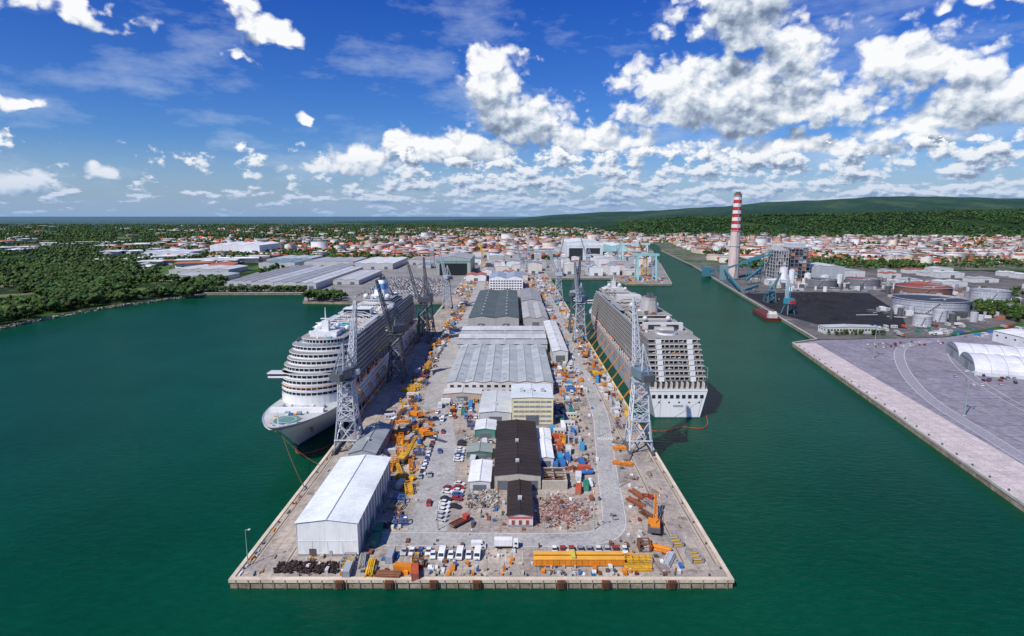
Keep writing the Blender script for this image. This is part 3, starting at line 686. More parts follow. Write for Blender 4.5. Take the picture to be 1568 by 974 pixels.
def skip_mesh(col):
    mb=MB(); lo=[(-.9,-1.6,.15),(.9,-1.6,.15),(.9,1.6,.15),(-.9,1.6,.15)];hi=[(-1.1,-2.3,1.6),(1.1,-2.3,1.6),(1.1,2.3,1.6),(-1.1,2.3,1.6)]
    mb.loft(lo,hi,col); mb.face([(x*.97,y*.97,1.2) for x,y,z in hi],RUST,'debris'); mb.face(lo,col)
    for i in range(4): mb.beam(hi[i],hi[(i+1)%4],.12,col)
    for i in range(10): x,y=U(-.8,.8),U(-1.6,1.6); mb.beam((x,y,1.2),(x+U(-.8,.8),y+U(-.8,.8),1.9),.2,jit(rnd.choice([RUST,LG,DG,BEI]),.3),'debris')
    return mb.mesh('skip')
def plates_mesh():
    mb=MB()
    for i in range(5): a=U(-.1,.1);mb.box(-1.5+a,1.5+a,-3+a,3+a,.1+i*.15,.2+i*.15,jit((.25,.2,.18),.3),'rust')
    for y in (-2,2): mb.box(-1.7,1.7,y-.1,y+.1,0,.1,BEI)
    return mb.mesh('plates')
def tank_mesh(col):
    mb=MB(); mb.ycyl(0,1.2,-2.6,2.6,1.0,14,col,'metal')
    for y in (-1.6,1.6): mb.box(-.9,.9,y-.15,y+.15,0,.5,DG)
    mb.cyl(0,0,2.1,2.5,.4,n=8,col=LG); return mb.mesh('tank')
def forklift_mesh(col):
    mb=MB(); mb.box(-.65,.65,-1,1.1,.3,1.2,col); mb.box(-.65,.65,.6,1.3,.4,1.4,DG)
    for s in (-1,1):
        mb.beam((s*.5,-1.1,.1),(s*.5,-1.1,2.6),.12,DG); mb.beam((s*.55,-.6,1.2),(s*.5,-.3,2.2),.08,DG); mb.beam((s*.55,.7,1.2),(s*.5,.6,2.2),.08,DG); mb.box(s*.35-.06,s*.35+.06,-2.1,-1.1,.1,.16,LG)
    mb.box(-.6,.6,-.4,.7,2.2,2.28,col); wheels(mb,(-.6,.6),(-.7,.8),.35); return mb.mesh('forklift')
def crawler_mesh(col):
    mb=MB()
    for s in (-1,1): mb.box(s*2.2-.5,s*2.2+.5,-3.4,3.4,.1,1.2,DG)
    mb.box(-1.7,1.7,-1.5,1.5,.8,1.4,DG); mb.box(-1.7,1.7,-2,4,1.5,3.6,col); mb.box(-1.9,1.9,3.6,5,1.4,3,DG); mb.box(1.7,2.6,-2.6,-.8,1.5,3.5,col); mb.box(1.75,2.55,-2.7,-2.6,2,3.3,GL,'glass')
    lattice(mb,(0,-2,2),(0,-15,7),1.5,1,9,col,.2); mb.beam((0,2,3.6),(0,1,7),.3,col); mb.beam((0,1,7),(0,-15,7.3),.1,DG)
    return mb.mesh('crawler')
CARC=[(.75,.75,.75),(.75,.75,.75),(.45,.46,.48),(.3,.31,.33),(.03,.03,.035),(.35,.03,.03),(.05,.1,.3),(.7,.7,.68)]
cars=[car_mesh(c) for c in CARC]; vans=[van_mesh(c) for c in (WHITE,WHITE,(.6,.6,.6),(.1,.2,.4))]
trucks=[truck_mesh(WHITE,None),truck_mesh((.5,.06,.04),None),truck_mesh(WHITE,WHITE),truck_mesh(ORG,(.4,.4,.42))]
conts=[cont_mesh(c) for c in (BLU,(.5,.1,.04),ORG,GRN,WHITE,(.35,.37,.4),(.05,.3,.5),(.6,.6,.58))]+[cont_mesh(c,12.2) for c in ((.05,.25,.5),WHITE)]
cabs=[cabin_mesh(WHITE),cabin_mesh((.62,.6,.5)),cabin_mesh((.6,.62,.65))]
beams_=[beams_mesh(c) for c in (RUST,ORG,(.3,.28,.26),YEL,(.35,.12,.05))]
pipes_=[pipes_mesh(c) for c in (ORG,RUST,LG,(.3,.28,.26))]
frames=[frame_mesh(c,*d) for c,d in ((ORG,(3,6,3)),(YEL,(3,9,2.2)),(ORG,(2.4,5,4.5)),(RUST,(4,4,3)),(BLU,(3,5,2.6)),(LG,(3,6,4)),(MG,(4,6,2)))]
booms=[boom_mesh(c,l) for c,l in ((ORG,14),(ORG,9),(YEL,11),(MG,10),(RUST,12))]
scraps=[scrap_mesh([RUST,BEI,LG,DG]),scrap_mesh([(.35,.09,.06),RUST,(.5,.45,.4)]),scrap_mesh([BEI,(.5,.5,.48),(.3,.25,.2)]),scrap_mesh([DG,RUST,(.2,.2,.2)],40,2)]
skips=[skip_mesh(c) for c in (BLU,GRN,YEL,RUST,RED)]
plates=[plates_mesh() for _ in range(2)]; tanks_=[tank_mesh(c) for c in (LG,WHITE,BLU,ORG)]; forks=[forklift_mesh(YEL),forklift_mesh(ORG)]
LIB={'parked_car':cars,'van':vans,'truck':trucks,'shipping_container':conts,'site_cabin':cabs,'steel_beam_stack':beams_,'pipe_stack':pipes_,'steel_frame':frames,'lattice_boom_section':booms,'scrap_pile':scraps,'skip_bin':skips,'steel_plate_stack':plates,'storage_tank':tanks_,'forklift':forks}
RAD={'parked_car':2.1,'van':2.6,'truck':4,'shipping_container':3.2,'site_cabin':3.2,'steel_beam_stack':4,'pipe_stack':3.8,'steel_frame':3.2,'lattice_boom_section':5.5,'scrap_pile':2.8,'skip_bin':2.3,'steel_plate_stack':3,'storage_tank':2.6,'forklift':2}
BLD=[(-75.5,-52.5,186,244),(-78,-64,260,301),(-64,-58,245,263),(-2.5,9,206,237),(-9,13.5,237,306),(-1,24,315,345),(-20,0,319,362),(-20.5,-8,296,313),(-19.5,-8.5,236,260),(12,21,261,304),(-23,-9,269,282),(-45,28,361,488),(-48,31,489,568),(32,46,461,601),(-46,8,601,829),(11,39,609,861),(-37,18,924,1011)]
placed=[]
def onroad(x,y,r):
    for q in main[::2]:
        if abs(q[1]-y)<40 and math.hypot(q[0]-x,q[1]-y)<5.5+r*.6: return True
    if y>200 and y<330 and -40<x<-27: return True
    if y>330 and -60<x<-46: return True
    return False
def put(kind,x,y,a=0,idx=None,force=False,k=1.,z=D+.02):
    r=RAD[kind]
    if not force:
        for b_ in BLD:
            if b_[0]-r*.5<x<b_[1]+r*.5 and b_[2]-r*.5<y<b_[3]+r*.5: return None
        if onroad(x,y,r): return None
        for (px,py,pr) in placed:
            if abs(px-x)<pr+r and abs(py-y)<pr+r and math.hypot(px-x,py-y)<(pr+r)*.68: return None
    placed.append((x,y,r)); L=LIB[kind]; return place(kind,L[idx if idx is not None else rnd.randrange(len(L))],x,y,z,a,k)
for i in range(6): put('van' if i%2 else 'parked_car',-27.5+i*3.1,187.4,U(-.06,.06),rnd.choice([0,1]) ,True,1.1)
for i in range(4): put('parked_car',-38+i*2.9,189.5,U(-.06,.06),None,True,1.1)
for i in range(9): put('parked_car',15+i*3.1,190.5,U(-.06,.06),None,True,1.1)
put('truck',-2,193,1.57,2,True); put('van',-12,193.3,1.57,0,True); put('parked_car',40,214,.2,3,True); put('truck',-20,209,2.4,1,True)
for i in range(9):
    if rnd.random()<.85: put('parked_car',-27.5,212+i*3.3,1.2+U(-.1,.1),None,True,1.12)
for i in range(7):
    if rnd.random()<.85: put('parked_car',-23,222+i*3.4,1.3+U(-.1,.1),None,True,1.12)
for i in range(8):
    if rnd.random()<.85: put('parked_car',-26,268+i*3.3,1.4,None,True,1.1)
for i in range(7): put('parked_car' if i%3 else 'van',-27+i*2.8,330,U(-.05,.05),None,True)
for i in range(5): put('parked_car',-36+U(-2,2),225+i*27,U(-.1,.1)+.1,None,True,1.1)
for i in range(12): put('parked_car',-41.5,250+i*5,U(-.1,.1)+.1,None)
mb=MB()
for yy in (182.2,185.2):
    mb.box(7.5,38,yy-.9,yy+.9,.6,2.6,ORG); mb.box(7.3,38.2,yy-1.05,yy+1.05,2.6,2.75,(.8,.4,.05)); mb.box(7.3,38.2,yy-1.05,yy+1.05,.45,.6,ORG)
    for i in range(16): mb.box(8+i*1.95,8.15+i*1.95,yy-1.02,yy+1.02,.6,2.6,(.6,.22,.02))
for x in (12,22,33): mb.box(x-.5,x+.5,180.8,186.5,0,.45,DG)
mb.box(20,21.5,181.3,186.1,2.75,3.5,(.6,.5,.1)); mb.obj('orange_spreader_beam',(0,0,D+.02))
for (k,x,y,a,i) in (('steel_frame',43,184,1.57,1),('steel_beam_stack',42,180,1.57,3),('lattice_boom_section',54,213,.5,4),('lattice_boom_section',57,222,.4,3),('steel_frame',59,196,.1,6),('steel_frame',63,186,.1,6),('steel_beam_stack',51,226,.6,4),('steel_frame',47,192,0,3)): put(k,x,y,a,i,True)
cm=crawler_mesh(ORG); cm2=crawler_mesh(YEL)
for (x,y,a,m_) in ((-47,300,.6,cm),(-52,268,2.9,cm2),(-56,330,.9,cm),(54,205,2.9,cm),(62,420,.2,cm2),(62,480,2.9,cm)):
    place('crawler_crane',m_,x,y,D+.02,a); placed.append((x,y,4))
for (x,y,a,i) in ((-57,258,.1,0),(-52,255,.3,2),(-48,262,.2,1),(-55,275,.1,0),(-50,283,1.2,2),(-58,290,.1,0),(-54,310,.4,0),(-60,345,.3,0),(-48,318,.9,1)): put('lattice_boom_section' if i else 'steel_frame',x,y,a,i if i else 0,True)
for (x,y,i) in ((-49.5,196,3),(-50,203,3),(20.5,262,0),(24,262,0),(23.5,270,6),(27,270,0),(22.5,308,6),(-42,186,5)): put('shipping_container',x,y,U(-.05,.05),i,True)
mb=MB()
for i in range(420):
    x=U(-79,-58);y=U(177.5,183.5); mb.beam((x,y,0),(x+U(-.8,.8),y+U(-.8,.8),U(.3,1.1)),U(.2,.7),jit((.05,.03,.03),.5),'debris')
mb.obj('scrap_chain_heap',(0,0,D))
mb=MB()
for i in range(750):
    x=20+rnd.gauss(0,5.5);y=219+rnd.gauss(0,6)
    if x>33-max(0,214-y) or x<9.5 or y<206 or y>234: continue
    c=rnd.choice([(.36,.10,.08),(.36,.15,.12),(.5,.45,.4),(.45,.4,.36),(.25,.14,.1),(.4,.2,.16)]); mb.beam((x,y,U(0,.4)),(x+U(-1.5,1.5),y+U(-1.5,1.5),U(.1,.6)),U(.15,.6),jit(c,.3),'debris')
mb.obj('demolition_rubble',(0,0,D))
mb=MB()
for i in range(420):
    x=U(-18,-6);y=U(222,236); c=rnd.choice([BEI,(.5,.48,.42),RUST,LG]); mb.beam((x,y,U(0,.5)),(x+U(-1.5,1.5),y+U(-1.5,1.5),U(.1,1.)),U(.15,.6),jit(c,.3),'debris')
mb.obj('rubble_heap',(0,0,D))
mb=MB()
mb.box(13,24,238,239,0,4,BEI,'conc');mb.box(13,24,251,252,0,4,BEI,'conc');mb.box(13,14,239,251,0,4,BEI,'conc');mb.box(23,24,239,251,0,4,BEI,'conc');mb.box(14,23,239,251,0,.1,(.05,.04,.04),'conc');mb.box(18,18.6,239,251,0,3.6,BEI,'conc')
for i in range(5): mb.beam((13,240+i*2.6,4.1),(24,240+i*2.6,4.1),.3,(.2,.1,.06))
mb.obj('roofless_store',(0,0,D)); BLD.append((12,25,237,253))
def scatter(x0,x1,y0,y1,n,kinds,al=0.08):
    for i in range(n):
        k=rnd.choice(kinds); a=U(-al,al)+rnd.choice([0,0,0,1.5708])
        put(k,U(x0,x1),U(y0,y1),a)
MIX=['steel_frame','steel_frame','pipe_stack','steel_beam_stack','shipping_container','skip_bin','steel_plate_stack','scrap_pile','lattice_boom_section','site_cabin','storage_tank','shipping_container','scrap_pile']
MIX2=MIX+['steel_frame','lattice_boom_section','pipe_stack','van','truck','forklift','parked_car','site_cabin']
scatter(-56,-30,176,186,40,['steel_frame','pipe_stack','skip_bin','steel_beam_stack','shipping_container'],.2)
scatter(-52,-42,205,245,20,MIX2,.3)
scatter(-70,-42,246,340,110,MIX2,.4)
scatter(40,57,176,300,60,['steel_beam_stack','steel_plate_stack','pipe_stack','scrap_pile','skip_bin','steel_plate_stack'],.5)
scatter(-72,-60,300,800,420,MIX2,.3)
scatter(-46,-42,345,370,10,MIX2); scatter(-45,-22,315,360,50,['parked_car','parked_car','van','skip_bin','shipping_container','steel_frame'])
scatter(24,36,236,360,120,MIX+['shipping_container','site_cabin'],.2)
scatter(-22,12,300,320,30,MIX2); scatter(-24,-8,259,300,50,['skip_bin','steel_plate_stack','scrap_pile','parked_car','site_cabin','steel_beam_stack'])
scatter(28,46,345,462,160,MIX2,.2); scatter(60,70,300,800,10,MIX2)
scatter(59.8,69,310,1100,420,MIX2,.2); scatter(46,50,350,1100,120,['steel_frame','shipping_container','parked_car','van','pipe_stack'])
scatter(-47,-44,370,830,60,['parked_car','steel_frame','van']); scatter(-90,-40,840,1150,260,MIX2); scatter(18,70,870,1130,220,MIX2)
scatter(-74,-60,245,262,8,MIX); scatter(9,13,600,860,20,MIX); scatter(38,46,605,900,70,MIX2)
scatter(-10,12,344,361,26,MIX2); scatter(-60,-53,186,200,6,MIX)
scatter(200,275,1025,1140,60,MIX2)
mb=MB()
for i in range(260):
    x=rnd.choice([U(-86,-79),U(-90,-89),U(60,68)]);y=U(178,640); c=rnd.choice([BEI,RUST,LG,ORG,DG,WHITE,BLU]); mb.beam((x,y,.15),(x+U(-.5,.5),y+U(-3,3),U(.15,.4)),U(.1,.5),jit(c,.3),'debris')
for i in range(2200):
    x=U(-72,57);y=176+700*rnd.random()**1.6
    if onroad(x,y,0) or any(b_[0]<x<b_[1] and b_[2]<y<b_[3] for b_ in BLD): continue
    if -40<x<-22 and 200<y<300 and rnd.random()<.85: continue
    c=rnd.choice([BEI,RUST,LG,ORG,DG,WHITE,BLU,RUST,WHITE,DG,BEI]); s=U(.3,1.5); mb.box(x,x+s,y,y+s*U(.5,2.2),0,U(.2,1.4),jit(c,.3),'debris')
mb.obj('loose_material',(0,0,D+.02))
mb=MB()
for y in range(330,640,22):
    mb.beam((-90,y,D),(-96,y,14),.6,ORG); mb.beam((-90,y+4,D),(-96,y+4,14),.6,ORG); mb.beam((-88,y,D),(-88,y,12),.4,ORG)
    mb.beam((72,y+15,D),(81,y+15,15),.6,ORG); mb.box(69.8,70.7,y+10,y+18,D+.4,5,YEL)
mb.obj('gangway')
def lamp(x,y,h,arm=1.2,n=2,k=1.):
    mb=MB(); mb.at(x,y,D); mb.cyl(0,0,0,.5,.5*k,.5*k,8,(.4,.4,.38),'conc'); mb.cyl(0,0,.5,h,.2*k,.1*k,8,(.25,.36,.3))
    for s in range(n):
        a=6.283*s/n; mb.beam((0,0,h),(arm*math.cos(a),arm*math.sin(a),h+.25),.12*k,LG); mb.box(arm*math.cos(a)-.35*k,arm*math.cos(a)+.35*k,arm*math.sin(a)-.35*k,arm*math.sin(a)+.35*k,h+.1,h+.35,(.6,.6,.6))
    mb.at(); mb.obj('lamp_post')
lamp(-89.5,182,13,1.3,1,1.); lamp(-28,205,10,1.3,1); lamp(31,205,9,1.3,2)
for y in (240,300,360,430,500): lamp(46.5,y,12,1.5,1)
for (x,y) in ((268,333),(300,475),(395,300),(430,420),(330,250)): lamp(x,y,27,2.6,4,2.)
def tube(name,pts,r,col):
    mb=MB(); pts=bez(pts,8)
    for a,b_ in zip(pts,pts[1:]): mb.beam((a[0],a[1],.12),(b_[0],b_[1],.12),r,col)
    mb.obj(name)
tube('floating_boom',[(74,326),(80,316),(90,317),(98,322),(108,320),(114,327),(118,342)],.4,(.5,.05,.02))
tube('floating_boom',[(-94,300),(-99,290),(-106,284),(-111,286),(-113,293)],.4,(.5,.08,.04))
mb=MB()
for a,b_ in (((-113,272,19),(-91,240,3.6)),((-116,272,19),(-91,262,3.6)),((115,339,12),(71,306,3.6)),((90,339,12),(71,320,3.6))):
    A=Vector(a);B=Vector(b_); prev=A
    for i in range(1,9):
        t=i/8;q=A.lerp(B,t);q.z-=4*t*(1-t)*2.; mb.beam(prev,q,.14,(.3,.1,.05)); prev=q
mb.obj('mooring_line')
# ------------------------------------------------------------------ right bank
arc=bez([(395,545),(350,515),(306,447),(272,370),(256,300),(240,215),(220,100)])
ribbon('road',arc,7,D+.026,gmat('pale_asphalt',(.30,.285,.325),(.28,.265,.31),.05))
for o in (-3.6,3.6): ribbon('road_marking',off(arc,o),.3,D+.034,mwhite)
arc2=bez([(420,535),(380,500),(345,440),(318,370),(300,290),(285,200)])
for o in (0,6): ribbon('road_marking',off(arc2,o),.3,D+.034,mwhite)
mb=MB()
def edge(mb,a,b_,w,h,col): mb.beam((a[0],a[1],D+h/2-.1),(b_[0],b_[1],D+h/2-.1),w,col,'conc')
for a,b_ in (((261.3,535),(210.3,224)),((210.3,224),(150.3,-150)),((261.3,535),(292,551)),((292,551),(343,869)),((343,869),(363,988)),((363,988),(425,1370)),((425,1370),(505,2000)),((200,1018),(278,1018)),((278,1018),(367,1460)),((72,1115),(190,1115)),((-318,897),(-470,893))): edge(mb,a,b_,1.2,.5,(.5,.47,.42))
for i in range(24):
    t=i/24; x=261.6+(210.6-261.6)*t;y=534+(224-534)*t; mb.cyl(x+1.5,y,D,D+.9,.45,.5,8,DG)
mb.obj('quay_kerb')
# rock armour along the wooded shore
mb=MB()
for a,b_ in zip(coast[3:10],coast[4:11]):
    l=math.hypot(b_[0]-a[0],b_[1]-a[1]); n=int(l/1.3)
    for i in range(n):
        t=i/n; x=a[0]+(b_[0]-a[0])*t;y=a[1]+(b_[1]-a[1])*t
        for k in range(2):
            q=(x+U(-1,3),y-U(-1,3),U(-.3,2.6)); r=U(.6,1.5); mb.beam(q,(q[0]+U(-r,r),q[1]+U(-r,r),q[2]+U(0,r*.6)),r,jit((.45,.41,.34),.3),'conc')
mb.obj('rock_armour')
def hangar(name,x,y,a,w,l,h,nb):
    mb=MB(); mb.at(x,y,D,a)
    n=12
    for k in range(nb):
        c0=k*w+w/2
        def arc_(t,yy,e=0): ang=math.pi*t/n; return (c0-(w/2+e)*math.cos(ang),yy,2.5+(h-2.5+e)*math.sin(ang))
        seg=int(l/10)
        for i in range(seg):
            mb.loft([arc_(t,l*i/seg) for t in range(n+1)],[arc_(t,l*(i+1)/seg) for t in range(n+1)],jit((.66,.66,.69),.06),'roof',False)
            R=[arc_(t,l*i/seg,.2) for t in range(n+1)]
            for t in range(n): mb.beam(R[t],R[t+1],.3,(.45,.45,.47))
        for yy,s in ((0,-1),(l,1)):
            mb.face([arc_(t,yy) for t in range(n+1)]+[(c0+w/2,yy,0),(c0-w/2,yy,0)],(.34,.38,.37))
            mb.box(c0-5,c0+5,yy-.2,yy+.2,0,6,(.2,.25,.25)); mb.box(c0-w*.35,c0+w*.35,yy-.22,yy+.22,7.2,8.4,(.1,.12,.14),'glass')
    for X in (0,w*nb): mb.face([(X,0,0),(X,l,0),(X,l,2.6),(X,0,2.6)],(.6,.6,.6))
    mb.at(); mb.obj(name)
hangar('arched_hangar',378,500,math.radians(-114),42,110,12,2)
shed('flat_warehouse',455,560,505,545,10,1.5,(.7,.7,.7),(.72,.72,.74),3,10.,2,True)
shed('white_warehouse_hall',420,520,250,330,9,2,(.6,.6,.6),(.6,.6,.62),3,10.,2,True)
shed('dockside_office',314,366,577,592,6.5,.8,(.6,.62,.58),(.5,.5,.48),1,5.,0,True,base=lambda mb,W,L:windows_y(mb,1,W-1,0,[3.4],16,2,1.5))
for i in range(90):
    t=rnd.random(); put('parked_car',325+t*85+U(-5,5),395+t*18+rnd.choice([0,10,22,120,130])+U(-2,2),U(-.1,.1)+2.7,None,False)
for i in range(60): put(rnd.choice(['parked_car','shipping_container','site_cabin','truck']),U(380,560),U(560,625),rnd.choice([0,1.57])+U(-.1,.1))
flat('coal_yard',[(345,850),(352,885),(470,905),(545,890),(470,700),(415,606),(335,618),(322,690)],D+.03,g_coal)
bm=bmesh.new()
def hcoal(x,y):
    h=0
    for (cx,cy,rx,ry,hh_,a) in ((400,800,48,20,8,.3),(420,850,50,16,7,.1),(385,740,36,16,7,.4),(380,680,34,20,6,.3),(455,820,36,40,7,.5),(480,870,30,14,5,0)):
        dx,dy=x-cx,y-cy; u=dx*math.cos(a)+dy*math.sin(a);v=-dx*math.sin(a)+dy*math.cos(a); d=(u/rx)**2+(v/ry)**2
        if d<1: h=max(h,hh_*(1-d**.8))
    return h
g={}
for i in range(60):
    for j in range(60):
        x=330+i*3.8;y=610+j*5.; h=hcoal(x,y); g[i,j]=bm.verts.new((x,y,D-.3+h*(1+U(-.12,.12)) if h>0 else D-.3))
for i in range(59):
    for j in range(59):
        q=(g[i,j],g[i+1,j],g[i+1,j+1],g[i,j+1])
        if any(v.co.z>D-.2 for v in q): bm.faces.new(q)
me=bpy.data.meshes.new('coal_heap'); bm.to_mesh(me); bm.free(); me.materials.append(g_coal); place('coal_heap',me)
def tank(name,x,y,r,h,col,top,n=40):
    mb=MB(); mb.at(x,y,D)
    mb.cyl(0,0,0,h-2,r,r,n,lambda i:jit(col,.05),'metal',cap=top)
    A=[(r*math.cos(6.2832*i/n),r*math.sin(6.2832*i/n),h-2.2) for i in range(n)];B=[(p[0],p[1],h) for p in A]; mb.loft(A,B,col,'metal')
    C=[(p[0]*1.02,p[1]*1.02,h) for p in A]; mb.loft(B,C,(.5,.5,.5)); mb.loft([(p[0]*1.02,p[1]*1.02,h-.6) for p in A],C,(.45,.45,.45))
    for k in range(1,4): mb.loft([(p[0]*1.006,p[1]*1.006,h*k/4) for p in A],[(p[0]*1.006,p[1]*1.006,h*k/4+.3) for p in A],mul(col,.7))
    for k in range(9): mb.box(r*math.cos(4+k*.04)*1.03-.7,r*math.cos(4+k*.04)*1.03+.7,r*math.sin(4+k*.04)*1.03-.7,r*math.sin(4+k*.04)*1.03+.7,h*k/9,h*k/9+.3,LG)
    mb.cyl(r*.3,-r*.2,h-2,h-1.2,1.5,1.5,8,LG); mb.beam((0,0,h-1.8),(r*.9,0,h-.2),.8,LG)
    mb.at(); mb.obj(name)
tank('oil_tank',528,735,41,15,(.42,.44,.47),(.03,.035,.045)); tank('oil_tank',612,870,36,14,(.22,.12,.09),(.34,.06,.035)); tank('oil_tank',648,790,22,18,(.45,.47,.5),(.25,.26,.28))
tank('oil_tank',590,985,26,13,(.2,.2,.22),(.25,.09,.06)); tank('oil_tank',520,985,24,12,(.2,.2,.21),(.06,.06,.07)); tank('silver_tank',441,622,9,11,(.5,.51,.53),(.45,.45,.45),20); tank('silver_tank',480,650,7,13,(.5,.51,.53),(.45,.45,.45),20); tank('silver_tank',466,700,6,10,(.55,.55,.55),(.45,.45,.45),20)
mb=MB()
for i in range(520):
    x=U(430,720);y=U(640,1080)
    if hcoal(x,y)>0 or any(math.hypot(x-a,y-b_)<r+6 for a,b_,r in ((528,735,41),(612,870,36),(648,790,22),(590,985,26),(520,985,24))): continue
    if y>700+(540-x)*-1.8 and x<545 and y<905 and y>720: continue
    t=rnd.random()
    if t<.4: mb.box(x,x+U(3,12),y,y+U(3,12),0,U(2,7),jit(rnd.choice([WHITE,LG,MG,BEI,(.35,.15,.1),MG,DG]),.2))
    elif t<.7: mb.cyl(x,y,0,U(4,12),U(1.5,4),None,12,jit(rnd.choice([WHITE,LG,MG,(.5,.5,.52),DG]),.2))
    else: mb.beam((x,y,2),(x+U(-30,30),y+U(-6,6),2.4),.8,jit(LG,.2))
mb.obj('pipework_plant',(0,0,D))
mb=MB(); mb.at(420,1115,D)
def rz(z): return 11-4.2*z/157
segs=[(0,88,(.66,.52,.47))]
zz=88; red=True
while zz<152: segs.append((zz,zz+6.4,(.5,.03,.03) if red else (.74,.72,.7))); zz+=6.4; red=not red
segs.append((zz,157,(.25,.1,.09)))
for a,b_,c in segs: mb.cyl(0,0,a,b_,rz(a),rz(b_),28,c,'metal')
for q in (60,88,120,152): mb.cyl(0,0,q,q+1,rz(q)+1,rz(q)+1,28,LG,'metal')
mb.cyl(0,0,157,160,4.5,4.2,20,DG)
for q in range(0,150,6): mb.box(-.5,.5,-rz(q)-.4,-rz(q)+.8,q,q+5,MG)
mb.at(); mb.obj('power_station_chimney')
def boiler(x0,x1,y0,y1,h,col):
    mb=MB(); mb.at(0,0,D)
    mb.box(x0+4,x1-4,y0+4,y1-4,h*.12,h*.93,(.12,.13,.14))
    nx=5;ny=4;nz=9
    for i in range(nx+1):
        for j in range(ny+1):
            if 0<i<nx and 0<j<ny: continue
            x=x0+(x1-x0)*i/nx;y=y0+(y1-y0)*j/ny; mb.beam((x,y,0),(x,y,h),.9,col)
    for k in range(1,nz+1):
        z=h*k/nz
        for a,b_ in (((x0,y0),(x1,y0)),((x1,y0),(x1,y1)),((x0,y0),(x0,y1)),((x0,y1),(x1,y1))): mb.beam((*a,z),(*b_,z),1.,col)
        mb.box(x0+.5,x1-.5,y0+.5,y0+4,z-.4,z-.1,LG)
        for i in range(nx):
            if rnd.random()<.5: xa=x0+(x1-x0)*i/nx;xb=x0+(x1-x0)*(i+1)/nx; mb.box(xa,xb,y0+.3,y0+.5,z-h/nz,z,jit(rnd.choice([LG,MG,(.5,.2,.1),(.2,.35,.4)]),.2))
            if rnd.random()<.4: xa=x0+(x1-x0)*i/nx;xb=x0+(x1-x0)*(i+1)/nx; mb.beam((xa,y0,z-h/nz),(xb,y0,z),.4,col)
    mb.box(x0,x1,y0,y1,h,h+1.5,(.4,.41,.42)); mb.box(x0+6,x1-8,y0+6,y1-8,h+1.5,h+8,(.5,.5,.52))
    mb.at(); mb.obj('boiler_house')
boiler(466,488,1040,1085,56,(.45,.47,.48)); boiler(494,530,1045,1095,60,(.2,.22,.25))
shed('turbine_hall',535,595,1050,1120,27,2,(.42,.45,.47),(.5,.52,.54),2,10.,1,True); shed('plant_building',600,650,1080,1130,16,2,(.6,.6,.6),(.4,.4,.42),1,10.,1,True)
shed('plant_building',435,470,985,1010,9,1,(.7,.7,.68),(.7,.7,.7),1,8.)
mb=MB(); mb.at(0,0,D)
for (x,y,r,h) in ((470,1015,7,28),(483,1012,5,24),(510,1010,6,18),(545,1020,8,14),(565,1010,5,16)): mb.cyl(x,y,0,h,r,r,20,(.72,.72,.72),'metal'); mb.cyl(x,y,h,h+2,r,r*.3,20,LG,'metal')
mb.at(); mb.obj('storage_silo')
mb=MB(); mb.at(0,0,D); TE=(.05,.2,.25)
def conv(a,b_,w=3.4):
    mb.beam(a,b_,w,TE); A=Vector(a);B=Vector(b_); n=max(2,int((B-A).length/20))
    for i in range(n+1):
        q=A.lerp(B,i/n)
        for s in (-1,1): mb.beam((q.x+s*3,q.y,0),(q.x,q.y,q.z),.7,TE)
conv((352,905,6),(390,1080,20)); conv((390,1080,20),(470,1060,50)); conv((385,1150,12),(390,1080,20)); conv((350,880,6),(380,905,10)); conv((405,1120,18),(470,1100,46)); conv((400,1000,8),(440,1040,24))
mb.box(384,396,1074,1086,0,26,(.2,.3,.33)); mb.box(375,387,1140,1160,0,18,TE)
mb.at(); mb.obj('coal_conveyor')
mb=MB(); mb.at(333,700,D,.2)
for sx in (-5,5):
    for sy in (-6,6): mb.beam((sx,sy,0),(sx*.5,sy*.5,12),1,TE)
mb.box(-4,4,-5,5,12,13,TE); mb.box(-3.5,3.5,-6,5,13,19,(.05,.25,.35)); mb.box(-3,3,-9,-6,13,17,RED)
lattice(mb,(0,4,17),(16,26,44),3,1.2,10,(.3,.42,.48),.5); mb.beam((0,-2,19),(0,-1,32),.8,TE); mb.beam((0,-1,32),(16,26,44),.3,DG)
mb.at(); mb.obj('grab_crane')
crane('portal_crane',350,790,-.9,TE,48,12,TE,30)
mb=MB(); mb.at(306,700,0,-.16)
o=[(-8,-34),(8,-34),(9,-28),(9,28),(5,38),(-5,38),(-9,28),(-9,-28)]
mb.loft(Z([(x*.92,y*.97) for x,y in o],-.5),Z(o,3.4),(.22,.03,.025),'hullpaint'); mb.face(Z(o,2.6),(.1,.05,.05),'rust'); mb.box(-6.5,6.5,-24,30,2.6,4.1,(.18,.03,.03),'paint',(.03,.03,.03))
mb.box(-5,5,-33,-26,2.6,8,(.5,.48,.45)); mb.box(-4,4,-32,-27,8,10.5,WHITE); mb.box(-3.8,3.8,-26.9,-26.7,8.6,10,GL,'glass'); mb.cyl(0,-31,10.5,13,.8,.7,10,RED)
for q in range(5): mb.box(-7,7,-22+q*10,-21.3+q*10,4.1,4.6,(.3,.05,.04))
mb.at(); mb.obj('coal_barge')
for i in range(26):
    x=U(640,1000);y=U(900,1230)
    if any(math.hypot(x-a,y-b_)<r+20 for a,b_,r in ((612,870,36),(648,790,22))): continue
    if not free(x,x+40,y,y+30): continue
    occ.append((x,x+40,y,y+30)); shed('industrial_shed',x,x+U(20,45),y,y+U(18,35),U(6,12),1.5,(.6,.6,.58),rnd.choice([(.6,.6,.6),(.35,.12,.08),(.4,.4,.42)]),rnd.choice([1,2]),12.,1,False,vents=False)
